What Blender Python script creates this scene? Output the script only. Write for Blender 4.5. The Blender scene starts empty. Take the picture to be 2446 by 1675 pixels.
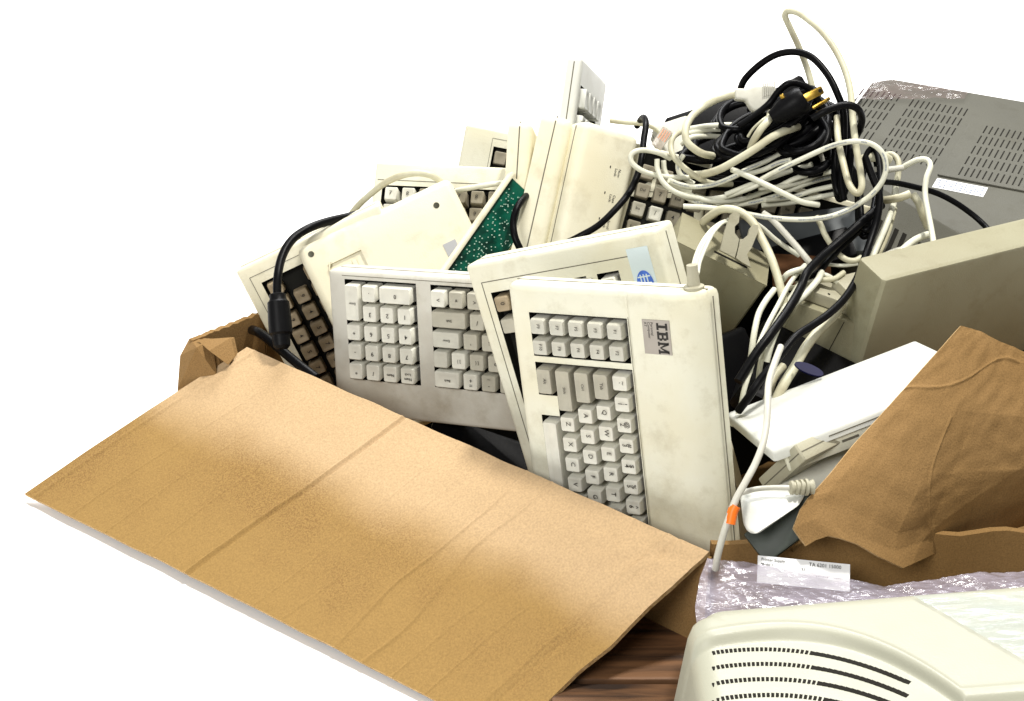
import bpy, math, random
import numpy as np
from mathutils import Matrix, Vector, noise
random.seed(7)
SC = bpy.context.scene
COL = SC.collection
# ------------------------------------------------------------------ camera
PITCH = math.radians(28.0); F = 4000.0; CX, CY = 1223.0, 837.5
CAMZ = 0.92
cd = bpy.data.cameras.new('camera'); cam = bpy.data.objects.new('camera', cd); COL.objects.link(cam)
cam.location = (0, 0, CAMZ); cam.rotation_euler = (math.pi/2 - PITCH, 0, 0)
cd.sensor_width = 36.0; cd.lens = 36.0*F/2446.0; cd.clip_start = 0.05; cd.clip_end = 100
SC.camera = cam
# ------------------------------------------------------------------ world and lamps
w = bpy.data.worlds.new('World'); SC.world = w; w.use_nodes = True
bg = w.node_tree.nodes['Background']; bg.inputs[0].default_value = (1.0, 0.985, 0.96, 1); bg.inputs[1].default_value = 0.235
def area(name, loc, target, size, power, color=(1, 1, 1)):
    l = bpy.data.lights.new(name, 'AREA'); l.shape = 'DISK'; l.size = size; l.energy = power; l.color = color
    o = bpy.data.objects.new(name, l); COL.objects.link(o); o.location = loc
    o.rotation_euler = (Vector(target) - Vector(loc)).to_track_quat('-Z', 'Y').to_euler()
    return o
area('key_lamp', (1.3, 1.9, 5.2), (0.1, 1.7, 0.1), 0.5, 325, (1.0, 0.965, 0.90))
area('camera_side_fill', (-1.6, -1.6, 2.6), (0.0, 1.6, 0.2), 1.6, 115, (1.0, 0.98, 0.95))  # added fill light, brightens the faces turned to the camera
area('backdrop_fill', (0.0, 5.5, 4.5), (0.0, 4.2, 0.0), 3.0, 420, (1, 1, 1))  # added fill light that keeps the ground behind white
SC.view_settings.view_transform = 'Standard'; SC.view_settings.look = 'None'
SC.view_settings.exposure = 0.0; SC.view_settings.gamma = 1.0; SC.view_settings.use_curve_mapping = False
# ------------------------------------------------------------------ surveying helpers
cP, sP = math.cos(PITCH), math.sin(PITCH)
RW = np.array([[1, 0, 0], [0, sP, -cP], [0, cP, sP]])      # camera axes (right, up, back) -> world
CW = np.array([0, 0, CAMZ])
DS = 1.0     # nearer group of things stands a little closer than first surveyed
def W(x, y, d):
    d *= DS; c = np.array([(x-CX)/F*d, (CY-y)/F*d, -d]); return Vector(RW @ c + CW)
def WZ(x, y, z):
    c = RW @ np.array([(x-CX)/F, (CY-y)/F, -1.0]); d = (z-CAMZ)/c[2]; return Vector(c*d + CW)
def mat_from(X, Y, Z, O):
    m = Matrix.Identity(4)
    for i in range(3):
        m[i][0] = X[i]; m[i][1] = Y[i]; m[i][2] = Z[i]; m[i][3] = O[i]
    return m
def rodr(r):
    t = np.linalg.norm(r)
    if t < 1e-9: return np.eye(3)
    k = r/t; K = np.array([[0, -k[2], k[1]], [k[2], 0, -k[0]], [-k[1], k[0], 0]])
    return np.eye(3) + math.sin(t)*K + (1-math.cos(t))*K@K
def frame(X, Zh):
    X = np.array(X, float); X /= np.linalg.norm(X); Z = np.array(Zh, float); Z -= X*(Z@X); Z /= np.linalg.norm(Z)
    return np.stack([X, np.cross(Z, X), Z], axis=1)
def fit(loc, pix, d0, X, Zh, reg=0.02):
    """rigid pose of a body from a few of its points seen in the photograph"""
    loc = np.array(loc, float); pix = np.array(pix, float)
    R0 = frame(X, Zh); c = loc.mean(0); pc = pix.mean(0)
    t0 = np.array([(pc[0]-CX)/F*d0, (CY-pc[1])/F*d0, -d0])
    p = np.zeros(6)
    def res(p):
        R = rodr(p[:3]) @ R0; q = (loc-c)@R.T + t0 + p[3:]
        px = CX + F*q[:, 0]/-q[:, 2]; py = CY - F*q[:, 1]/-q[:, 2]
        return np.concatenate([(px-pix[:, 0])/2, (py-pix[:, 1])/2, reg*p[:3]/0.1, [p[5]/0.02*reg*20]])
    lam = 1.0
    r = res(p)
    for it in range(120):
        J = np.stack([(res(p+np.eye(6)[i]*1e-5)-r)/1e-5 for i in range(6)], axis=1)
        dp = np.linalg.solve(J.T@J + lam*np.diag(np.diag(J.T@J)+1e-9), -J.T@r)
        r2 = res(p+dp)
        if r2@r2 < r@r: p, r, lam = p+dp, r2, lam*0.4
        else: lam *= 4
    R = rodr(p[:3])@R0; t = t0 + p[3:] - R@c
    Rw = RW@R; o = RW@t + CW
    return mat_from(Rw[:, 0], Rw[:, 1], Rw[:, 2], o)
def place(anchor, px, py, d, X, Zh):
    """pose with a local anchor point at a surveyed point; X and Z axes given as right, up, towards the viewer"""
    R = RW @ frame(X, Zh); o = np.array(W(px, py, d)) - R@np.array(anchor, float)
    return mat_from(R[:, 0], R[:, 1], R[:, 2], o)
# ------------------------------------------------------------------ materials
MATS = {}
def mat(name, col, rough=0.5, spec=0.4, var=0.06, vscale=18, bump=0.0, bscale=300, stain=None, metal=0.0, alpha=1.0, speck=0.0, grime=0.0):
    if name in MATS: return MATS[name]
    m = bpy.data.materials.new(name); m.use_nodes = True; nt = m.node_tree; N = nt.nodes; L = nt.links
    b = N['Principled BSDF']; b.inputs['Roughness'].default_value = rough; b.inputs['Specular IOR Level'].default_value = spec
    b.inputs['Metallic'].default_value = metal; b.inputs['Alpha'].default_value = alpha
    tc = N.new('ShaderNodeTexCoord')
    def nz(scale, det=4):
        n = N.new('ShaderNodeTexNoise'); n.inputs['Scale'].default_value = scale; n.inputs['Detail'].default_value = det
        L.new(tc.outputs['Object'], n.inputs['Vector']); return n
    n1 = nz(vscale); rmp = N.new('ShaderNodeValToRGB'); e = rmp.color_ramp.elements
    dark = stain if stain else tuple(c*(1-var*2) for c in col)
    e[0].position = 0.32; e[0].color = (*dark, 1); e[1].position = 0.58; e[1].color = (*col, 1)
    L.new(n1.outputs['Fac'], rmp.inputs['Fac']); out = rmp.outputs['Color']
    if speck > 0:
        n3 = nz(900, 2); mx = N.new('ShaderNodeMix'); mx.data_type = 'RGBA'; mx.blend_type = 'MULTIPLY'
        r3 = N.new('ShaderNodeMapRange'); r3.inputs[1].default_value = 0.3; r3.inputs[2].default_value = 0.6
        r3.inputs[3].default_value = 1-speck; r3.inputs[4].default_value = 1.0
        L.new(n3.outputs['Fac'], r3.inputs[0]); mx.inputs['Factor'].default_value = 1
        L.new(out, mx.inputs['A']); L.new(r3.outputs[0], mx.inputs['B']); out = mx.outputs['Result']
    if grime > 0:
        n5 = nz(26, 8); n5.inputs['Roughness'].default_value = 0.68; mx5 = N.new('ShaderNodeMix'); mx5.data_type = 'RGBA'; mx5.blend_type = 'MULTIPLY'
        r5 = N.new('ShaderNodeMapRange'); r5.inputs[1].default_value = 0.53; r5.inputs[2].default_value = 0.70; r5.inputs[3].default_value = 0.0; r5.inputs[4].default_value = grime
        L.new(n5.outputs['Fac'], r5.inputs[0]); L.new(r5.outputs[0], mx5.inputs['Factor']); L.new(out, mx5.inputs['A']); mx5.inputs['B'].default_value = (0.52, 0.46, 0.34, 1); out = mx5.outputs['Result']
    L.new(out, b.inputs['Base Color'])
    n4 = nz(40); mr = N.new('ShaderNodeMapRange'); mr.inputs[3].default_value = rough-0.08; mr.inputs[4].default_value = min(1, rough+0.12)
    L.new(n4.outputs['Fac'], mr.inputs[0]); L.new(mr.outputs[0], b.inputs['Roughness'])
    if bump > 0:
        n2 = nz(bscale, 5); bp = N.new('ShaderNodeBump'); bp.inputs['Strength'].default_value = bump; bp.inputs['Distance'].default_value = 0.001
        L.new(n2.outputs['Fac'], bp.inputs['Height']); L.new(bp.outputs[0], b.inputs['Normal'])
    MATS[name] = m; return m
CREAM = mat('cream_plastic', (0.70, 0.69, 0.56), 0.5, 0.35, 0.05, 14, 0.25, 700, stain=(0.66, 0.63, 0.47), grime=0.35)
IVORY = mat('ivory_plastic', (0.72, 0.69, 0.54), 0.5, 0.35, 0.04, 10, 0.2, 700, stain=(0.68, 0.63, 0.45), grime=0.3)
WHITE = mat('white_plastic', (0.64, 0.65, 0.60), 0.42, 0.4, 0.03, 12, 0.15, 700, grime=0.15)
GREYC = mat('grey_beige_plastic', (0.58, 0.565, 0.495), 0.55, 0.3, 0.06, 16, 0.25, 700, stain=(0.42, 0.39, 0.32), grime=0.4)
BEIGE = mat('beige_plastic', (0.30, 0.285, 0.19), 0.5, 0.3, 0.05, 8, 0.3, 600, stain=(0.26, 0.24, 0.15), grime=0.35)
BEIGE2 = mat('light_beige_plastic', (0.40, 0.38, 0.28), 0.5, 0.35, 0.05, 8, 0.3, 600, grime=0.4)
TAUPE = mat('grey_taupe_plastic', (0.10, 0.098, 0.078), 0.6, 0.25, 0.05, 10, 0.5, 900, speck=0.15, grime=0.3)
KEYW = mat('white_key', (0.70, 0.69, 0.60), 0.5, 0.3, 0.06, 60, 0.15, 900, grime=0.35)
KEYG = mat('grey_key', (0.43, 0.41, 0.33), 0.55, 0.3, 0.06, 60, 0.15, 900, grime=0.35)
KEYF = mat('function_key', (0.56, 0.55, 0.47), 0.55, 0.3, 0.06, 60, 0.15, 900, grime=0.35)
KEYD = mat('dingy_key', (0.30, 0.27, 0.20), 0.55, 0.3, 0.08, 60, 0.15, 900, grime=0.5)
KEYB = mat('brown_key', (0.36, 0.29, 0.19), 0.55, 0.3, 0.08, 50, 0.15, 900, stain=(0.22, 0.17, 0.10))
INK = mat('legend_ink', (0.03, 0.028, 0.025), 0.6, 0.2, 0.0)
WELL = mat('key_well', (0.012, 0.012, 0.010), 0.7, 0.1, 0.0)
GROOVE = mat('groove', (0.14, 0.13, 0.10), 0.7, 0.1, 0.0)
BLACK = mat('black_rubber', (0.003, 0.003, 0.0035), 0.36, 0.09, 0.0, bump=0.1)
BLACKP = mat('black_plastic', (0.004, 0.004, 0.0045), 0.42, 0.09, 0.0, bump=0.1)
CABC = mat('cream_cable', (0.56, 0.545, 0.40), 0.42, 0.4, 0.06, 40, 0.1, stain=(0.46, 0.43, 0.30), grime=0.4)
CABW = mat('white_cable', (0.70, 0.70, 0.58), 0.4, 0.4, 0.05, 40, 0.1, grime=0.3)
CABG = mat('grey_cable', (0.55, 0.54, 0.47), 0.42, 0.4, 0.05, 40, 0.1, grime=0.3)
PRINT = mat('cable_print', (0.16, 0.19, 0.26), 0.6, 0.2, 0.0)
GOLD = mat('brass', (0.55, 0.36, 0.07), 0.28, 0.5, 0.1, 80, 0, metal=1.0, stain=(0.30, 0.18, 0.03))
COPPER = mat('copper', (0.65, 0.30, 0.18), 0.35, 0.5, 0.1, 80, metal=0.6)
METAL = mat('sheet_metal', (0.30, 0.31, 0.32), 0.35, 0.5, 0.1, 30, metal=0.8)
ORANGE = mat('orange_plastic', (0.85, 0.17, 0.01), 0.4, 0.4, 0.03)
BLUE = mat('blue_emblem', (0.07, 0.17, 0.62), 0.5, 0.3, 0.1, 120)
DBLUE = mat('dark_blue_emblem', (0.004, 0.004, 0.04), 0.4, 0.3, 0.1, 120)
PALEB = mat('pale_blue_label', (0.62, 0.72, 0.74), 0.4, 0.4, 0.03)
BADGE = mat('silver_badge', (0.34, 0.31, 0.27), 0.4, 0.5, 0.04, 60, metal=0.3)
STICK = mat('grey_sticker', (0.40, 0.41, 0.43), 0.6, 0.3, 0.04)
PAPER = mat('label_paper', (0.82, 0.83, 0.84), 0.6, 0.2, 0.02)
SHEETP = mat('backdrop_paper', (0.93, 0.93, 0.93), 0.9, 0.0, 0.0)
SCREW = mat('screw_hole', (0.05, 0.05, 0.03), 0.4, 0.5, 0.0, metal=0.4)
VENT = mat('vent_black', (0.012, 0.011, 0.008), 0.7, 0.1, 0.0)
CARDD = mat('brown_cardboard', (0.275, 0.165, 0.066), 0.85, 0.1, 0.1, 7, 0.5, 500, stain=(0.24, 0.14, 0.052), speck=0.25)
CARDE = mat('cardboard_edge', (0.55, 0.38, 0.19), 0.85, 0.1, 0.2, 300, 0.8, 900, stain=(0.36, 0.22, 0.09))
CLEAR = mat('clear_plastic', (0.62, 0.55, 0.46), 0.15, 0.5, 0.1, 200, alpha=0.55)
def board_mat():
    m = mat('circuit_board', (0.0, 0.085, 0.05), 0.3, 0.4, 0.1, 60, 0.2, stain=(0.0, 0.02, 0.012)); return m
PCB = board_mat()
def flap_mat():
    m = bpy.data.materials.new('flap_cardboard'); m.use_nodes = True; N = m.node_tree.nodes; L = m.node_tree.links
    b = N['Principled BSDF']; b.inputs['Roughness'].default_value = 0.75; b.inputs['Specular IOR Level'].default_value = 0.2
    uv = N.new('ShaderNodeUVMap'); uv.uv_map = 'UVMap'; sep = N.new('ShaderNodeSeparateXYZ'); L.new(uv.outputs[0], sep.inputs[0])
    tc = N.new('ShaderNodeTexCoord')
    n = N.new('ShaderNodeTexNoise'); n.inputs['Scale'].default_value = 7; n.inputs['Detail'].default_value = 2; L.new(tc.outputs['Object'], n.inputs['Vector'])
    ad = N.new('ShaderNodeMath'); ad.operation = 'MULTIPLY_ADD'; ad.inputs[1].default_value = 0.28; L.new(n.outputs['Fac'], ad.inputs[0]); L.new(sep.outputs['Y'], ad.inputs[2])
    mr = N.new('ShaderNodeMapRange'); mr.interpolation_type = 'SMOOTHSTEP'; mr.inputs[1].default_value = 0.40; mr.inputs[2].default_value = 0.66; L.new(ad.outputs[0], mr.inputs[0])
    mx = N.new('ShaderNodeMix'); mx.data_type = 'RGBA'; mx.inputs['A'].default_value = (0.485, 0.34, 0.19, 1); mx.inputs['B'].default_value = (0.305, 0.188, 0.062, 1)  # hinge side paler: glare sheen put into the colour, beside yellower stained card
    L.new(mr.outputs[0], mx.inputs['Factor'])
    # scuffed, speckled band of wear
    n2 = N.new('ShaderNodeTexNoise'); n2.inputs['Scale'].default_value = 700; n2.inputs['Detail'].default_value = 3; L.new(tc.outputs['Object'], n2.inputs['Vector'])
    n3 = N.new('ShaderNodeTexNoise'); n3.inputs['Scale'].default_value = 11; n3.inputs['Detail'].default_value = 3; L.new(tc.outputs['Object'], n3.inputs['Vector'])
    r3 = N.new('ShaderNodeMapRange'); r3.inputs[1].default_value = 0.36; r3.inputs[2].default_value = 0.62
    pu = N.new('ShaderNodeMapRange'); pu.inputs[1].default_value = 0.85; pu.inputs[2].default_value = 0.1; pu.inputs[3].default_value = -0.09; pu.inputs[4].default_value = 0.09; L.new(sep.outputs['X'], pu.inputs[0])
    pa = N.new('ShaderNodeMath'); pa.operation = 'ADD'; L.new(n3.outputs['Fac'], pa.inputs[0]); L.new(pu.outputs[0], pa.inputs[1])
    pv = N.new('ShaderNodeMapRange'); pv.inputs[1].default_value = 0.6; pv.inputs[2].default_value = 1.0; pv.inputs[3].default_value = 0.0; pv.inputs[4].default_value = 0.2; L.new(sep.outputs['Y'], pv.inputs[0])
    pb = N.new('ShaderNodeMath'); pb.operation = 'SUBTRACT'; L.new(pa.outputs[0], pb.inputs[0]); L.new(pv.outputs[0], pb.inputs[1]); L.new(pb.outputs[0], r3.inputs[0])
    r2 = N.new('ShaderNodeMapRange'); r2.inputs[1].default_value = 0.44; r2.inputs[2].default_value = 0.60; r2.inputs[4].default_value = 0.55; L.new(n2.outputs['Fac'], r2.inputs[0])
    mu = N.new('ShaderNodeMath'); mu.operation = 'MULTIPLY'; L.new(r3.outputs[0], mu.inputs[0]); L.new(r2.outputs[0], mu.inputs[1])
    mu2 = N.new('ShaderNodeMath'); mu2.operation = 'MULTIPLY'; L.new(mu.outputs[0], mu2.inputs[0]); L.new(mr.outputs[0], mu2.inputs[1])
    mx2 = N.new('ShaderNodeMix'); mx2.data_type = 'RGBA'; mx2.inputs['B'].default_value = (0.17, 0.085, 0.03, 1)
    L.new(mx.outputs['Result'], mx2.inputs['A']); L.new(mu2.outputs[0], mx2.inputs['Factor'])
    # fine fibre grain
    n4 = N.new('ShaderNodeTexNoise'); n4.inputs['Scale'].default_value = 520; n4.inputs['Detail'].default_value = 4; L.new(tc.outputs['Object'], n4.inputs['Vector'])
    r4 = N.new('ShaderNodeMapRange'); r4.inputs[1].default_value = 0.3; r4.inputs[2].default_value = 0.7; r4.inputs[3].default_value = 0.86; r4.inputs[4].default_value = 1.1; L.new(n4.outputs['Fac'], r4.inputs[0])
    mx3 = N.new('ShaderNodeMix'); mx3.data_type = 'RGBA'; mx3.blend_type = 'MULTIPLY'; mx3.inputs['Factor'].default_value = 1
    L.new(mx2.outputs['Result'], mx3.inputs['A']); L.new(r4.outputs[0], mx3.inputs['B']); L.new(mx3.outputs['Result'], b.inputs['Base Color'])
    bp = N.new('ShaderNodeBump'); bp.inputs['Strength'].default_value = 0.3; bp.inputs['Distance'].default_value = 0.001
    L.new(n4.outputs['Fac'], bp.inputs['Height']); L.new(bp.outputs[0], b.inputs['Normal'])
    return m
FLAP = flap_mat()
def wood_mat():
    m = bpy.data.materials.new('dark_wood'); m.use_nodes = True; N = m.node_tree.nodes; L = m.node_tree.links
    b = N['Principled BSDF']; b.inputs['Roughness'].default_value = 0.6
    tc = N.new('ShaderNodeTexCoord'); mp = N.new('ShaderNodeMapping'); mp.inputs['Scale'].default_value = (5, 60, 5); mp.inputs['Rotation'].default_value = (0, 0, 0.25)
    L.new(tc.outputs['Object'], mp.inputs[0])
    n = N.new('ShaderNodeTexNoise'); n.inputs['Scale'].default_value = 1.6; n.inputs['Detail'].default_value = 8; n.inputs['Distortion'].default_value = 0.6; L.new(mp.outputs[0], n.inputs['Vector'])
    r = N.new('ShaderNodeValToRGB'); e = r.color_ramp.elements; e[0].position = 0.35; e[0].color = (0.02, 0.009, 0.004, 1); e[1].position = 0.66; e[1].color = (0.16, 0.075, 0.03, 1)
    L.new(n.outputs['Fac'], r.inputs['Fac']); L.new(r.outputs[0], b.inputs['Base Color'])
    bp = N.new('ShaderNodeBump'); bp.inputs['Strength'].default_value = 0.4; bp.inputs['Distance'].default_value = 0.002; L.new(n.outputs['Fac'], bp.inputs['Height']); L.new(bp.outputs[0], b.inputs['Normal'])
    return m
WOOD = wood_mat()
def film_mat(name, col, alpha, clear=0.75):
    m = bpy.data.materials.new(name); m.use_nodes = True; N = m.node_tree.nodes; L = m.node_tree.links
    b = N['Principled BSDF']; b.inputs['Base Color'].default_value = (*col, 1); b.inputs['Roughness'].default_value = 0.12
    b.inputs['Specular IOR Level'].default_value = 1.0
    tc = N.new('ShaderNodeTexCoord'); mp = N.new('ShaderNodeMapping'); mp.inputs['Scale'].default_value = (14, 60, 60); mp.inputs['Rotation'].default_value = (0, 0.25, 0)
    L.new(tc.outputs['Object'], mp.inputs[0])
    n = N.new('ShaderNodeTexNoise'); n.inputs['Scale'].default_value = 1.6; n.inputs['Detail'].default_value = 5; n.inputs['Distortion'].default_value = 1.2; L.new(mp.outputs[0], n.inputs['Vector'])
    r = N.new('ShaderNodeMapRange'); r.inputs[1].default_value = 0.35; r.inputs[2].default_value = 0.7; r.inputs[3].default_value = alpha*0.6; r.inputs[4].default_value = min(1, alpha*1.5)
    L.new(n.outputs['Fac'], r.inputs[0]); L.new(r.outputs[0], b.inputs['Alpha'])
    bp = N.new('ShaderNodeBump'); bp.inputs['Strength'].default_value = 0.55; bp.inputs['Distance'].default_value = 0.003; L.new(n.outputs['Fac'], bp.inputs['Height']); L.new(bp.outputs[0], b.inputs['Normal'])
    return m
FILM = film_mat('lavender_film', (0.52, 0.48, 0.58), 0.27)
FILM2 = film_mat('clear_film', (0.30, 0.20, 0.20), 0.10)
# ------------------------------------------------------------------ mesh building
class MB:
    def __init__(s): s.v = []; s.f = []; s.m = []; s.uv = None
    def add(s, vs, fs, mi=0, M=None):
        o = len(s.v)
        s.v += [tuple(M@Vector(v)) if M is not None else tuple(v) for v in vs]
        s.f += [tuple(o+i for i in f) for f in fs]; s.m += [mi]*len(fs)
    def box(s, x0, x1, y0, y1, z0, z1, mi=0, M=None, b=0.0):
        if b <= 0:
            vs = [(x0, y0, z0), (x1, y0, z0), (x1, y1, z0), (x0, y1, z0), (x0, y0, z1), (x1, y0, z1), (x1, y1, z1), (x0, y1, z1)]
            s.add(vs, [(3, 2, 1, 0), (4, 5, 6, 7), (0, 1, 5, 4), (1, 2, 6, 5), (2, 3, 7, 6), (3, 0, 4, 7)], mi, M); return
        rings = [(b, z0), (0.3*b, z0+0.3*b), (0, z0+b), (0, z1-b), (0.3*b, z1-0.3*b), (b, z1)]
        vs = []; fs = []; n = 8
        for ins, z in rings:
            a0, a1, c0, c1 = x0+ins, x1-ins, y0+ins, y1-ins; k = b
            vs += [(a0+k, c0, z), (a1-k, c0, z), (a1, c0+k, z), (a1, c1-k, z), (a1-k, c1, z), (a0+k, c1, z), (a0, c1-k, z), (a0, c0+k, z)]
        for r in range(len(rings)-1):
            for i in range(n):
                j = (i+1) % n; fs.append((r*n+i, r*n+j, (r+1)*n+j, (r+1)*n+i))
        fs.append(tuple(range(n-1, -1, -1))); fs.append(tuple((len(rings)-1)*n+i for i in range(n)))
        s.add(vs, fs, mi, M)
    def cyl(s, p0, p1, r0, r1=None, n=16, mi=0, cap=True):
        r1 = r0 if r1 is None else r1
        p0, p1 = Vector(p0), Vector(p1); a = (p1-p0).normalized(); u = a.orthogonal().normalized(); v = a.cross(u)
        vs = []
        for p, r in ((p0, r0), (p1, r1)):
            for i in range(n):
                t = 2*math.pi*i/n; vs.append(p + (u*math.cos(t)+v*math.sin(t))*r)
        fs = [(i, (i+1) % n, n+(i+1) % n, n+i) for i in range(n)]
        if cap: fs += [tuple(range(n-1, -1, -1)), tuple(range(n, 2*n))]
        s.add(vs, fs, mi)
    def lathe(s, p0, axis, prof, n=20, mi=0):
        a = Vector(axis).normalized(); u = a.orthogonal().normalized(); v = a.cross(u); p0 = Vector(p0); vs = []; fs = []
        for h, r in prof:
            for i in range(n):
                t = 2*math.pi*i/n; vs.append(p0 + a*h + (u*math.cos(t)+v*math.sin(t))*r)
        for k in range(len(prof)-1):
            for i in range(n):
                j = (i+1) % n; fs.append((k*n+i, k*n+j, (k+1)*n+j, (k+1)*n+i))
        fs.append(tuple(range(n-1, -1, -1))); fs.append(tuple((len(prof)-1)*n+i for i in range(n)))
        s.add(vs, fs, mi)
    def tube(s, pts, r, n=10, mi=0, flat=1.0):
        pts = [Vector(p) for p in pts]; vs = []; fs = []
        t0 = (pts[1]-pts[0]).normalized(); u = t0.orthogonal().normalized()
        for k, p in enumerate(pts):
            t = (pts[min(k+1, len(pts)-1)]-pts[max(k-1, 0)]).normalized()
            u = (u - t*u.dot(t)).normalized(); v = t.cross(u)
            rr = r(k/(len(pts)-1)) if callable(r) else r
            for i in range(n):
                a = 2*math.pi*i/n; vs.append(p + u*math.cos(a)*rr + v*math.sin(a)*rr*flat)
        for k in range(len(pts)-1):
            for i in range(n):
                j = (i+1) % n; fs.append((k*n+i, k*n+j, (k+1)*n+j, (k+1)*n+i))
        fs.append(tuple(range(n-1, -1, -1))); fs.append(tuple((len(pts)-1)*n+i for i in range(n)))
        s.add(vs, fs, mi)
    def build(s, name, mats, parent=None, M=None, smooth=35):
        me = bpy.data.meshes.new(name); me.from_pydata(s.v, [], s.f); me.update()
        for m in (mats if isinstance(mats, (list, tuple)) else [mats]): me.materials.append(m)
        me.polygons.foreach_set('material_index', s.m)
        if smooth:
            me.polygons.foreach_set('use_smooth', [True]*len(s.f)); me.set_sharp_from_angle(angle=math.radians(smooth))
        if s.uv is not None:
            l = me.uv_layers.new(name='UVMap')
            for lp in me.loops: l.data[lp.index].uv = s.uv[lp.vertex_index] if lp.vertex_index < len(s.uv) else (0, 0)
        me.update()
        return inst(name, me, parent, M)
def inst(name, me, parent=None, M=None):
    o = bpy.data.objects.new(name, me); COL.objects.link(o)
    if parent is not None: o.parent = parent
    if M is not None: o.matrix_local = M
    return o
def tag(o, label, cat, group=None):
    o['label'] = label; o['category'] = cat
    if group: o['group'] = group
    return o
def thing(name, label, cat, M=None, group=None):
    o = bpy.data.objects.new(name, None); COL.objects.link(o); o.empty_display_size = 0.02
    if M is not None: o.matrix_world = M
    return tag(o, label, cat, group)
def struct(o): o['kind'] = 'structure'; return o
TXT = {}
def text(s, size, align='CENTER'):
    k = (s, size, align)
    if k in TXT: return TXT[k]
    c = bpy.data.curves.new('t', 'FONT'); c.body = s; c.size = size; c.align_x = align; c.align_y = 'CENTER'; c.offset = size*0.006; c.resolution_u = 2
    o = bpy.data.objects.new('t', c); COL.objects.link(o); dg = bpy.context.evaluated_depsgraph_get(); dg.update()
    me = o.evaluated_get(dg).to_mesh(); r = ([tuple(v.co) for v in me.vertices], [tuple(p.vertices) for p in me.polygons])
    o.evaluated_get(dg).to_mesh_clear(); bpy.data.objects.remove(o); bpy.data.curves.remove(c); TXT[k] = r; return r
def T(x, y, z, rz=0, sx=1, sy=1):
    return Matrix.Translation((x, y, z)) @ Matrix.Rotation(rz, 4, 'Z') @ Matrix.Diagonal((sx, sy, 1, 1))
# ------------------------------------------------------------------ keyboards
U = 0.01905
def key_mesh(w, d, leg, mt, h, top=0.0126, cap=None, cache={}):
    k = (round(w, 4), round(d, 4), leg, mt.name, round(h, 4), top, cap)
    if k in cache: return cache[k]
    mb = MB(); bw, bd = w/2-0.0019, d/2-0.0019; ins = (U-top)/2; cw, cd_ = w/2-ins, d/2-ins+0.0003; oy = 0.0011
    rings = [(bw, bd, 0, 0), (bw-0.0005, bd-0.0005, 0, h*0.45), (cw+0.0007, cd_+0.0007, oy, h*0.90), (cw, cd_, oy, h*0.985), (cw-0.0012, cd_-0.0012, oy, h*0.985), (cw-0.0032, cd_-0.0032, oy, h*0.93)]
    vs = []; fs = []; n = 8
    for a, b, o, z in rings:
        q = 0.0011
        vs += [(-a+q, -b+o, z), (a-q, -b+o, z), (a, -b+q+o, z), (a, b-q+o, z), (a-q, b+o, z), (-a+q, b+o, z), (-a, b-q+o, z), (-a, -b+q+o, z)]
    for r in range(len(rings)-1):
        for i in range(n):
            j = (i+1) % n; fs.append((r*n+i, r*n+j, (r+1)*n+j, (r+1)*n+i))
    fs.append(tuple((len(rings)-1)*n+i for i in range(n))); fs.append(tuple(range(n-1, -1, -1)))
    mb.add(vs, fs, 0)
    if leg:
        lines = leg.split('|')
        for i, s in enumerate(lines):
            sz = 0.0062 if len(s) == 1 else (0.0042 if len(s) < 4 else 0.0036)
            v, f = text(s, sz); yy = oy + ((len(lines)-1)/2-i)*0.0048
            mb.add(v, f, 1, T(-0.0006, yy+0.0006, h*0.99))
    me0 = mb.build('key', [mt, INK], None, None, 40); me = me0.data; bpy.data.objects.remove(me0)
    cache[k] = me; return me
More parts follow.
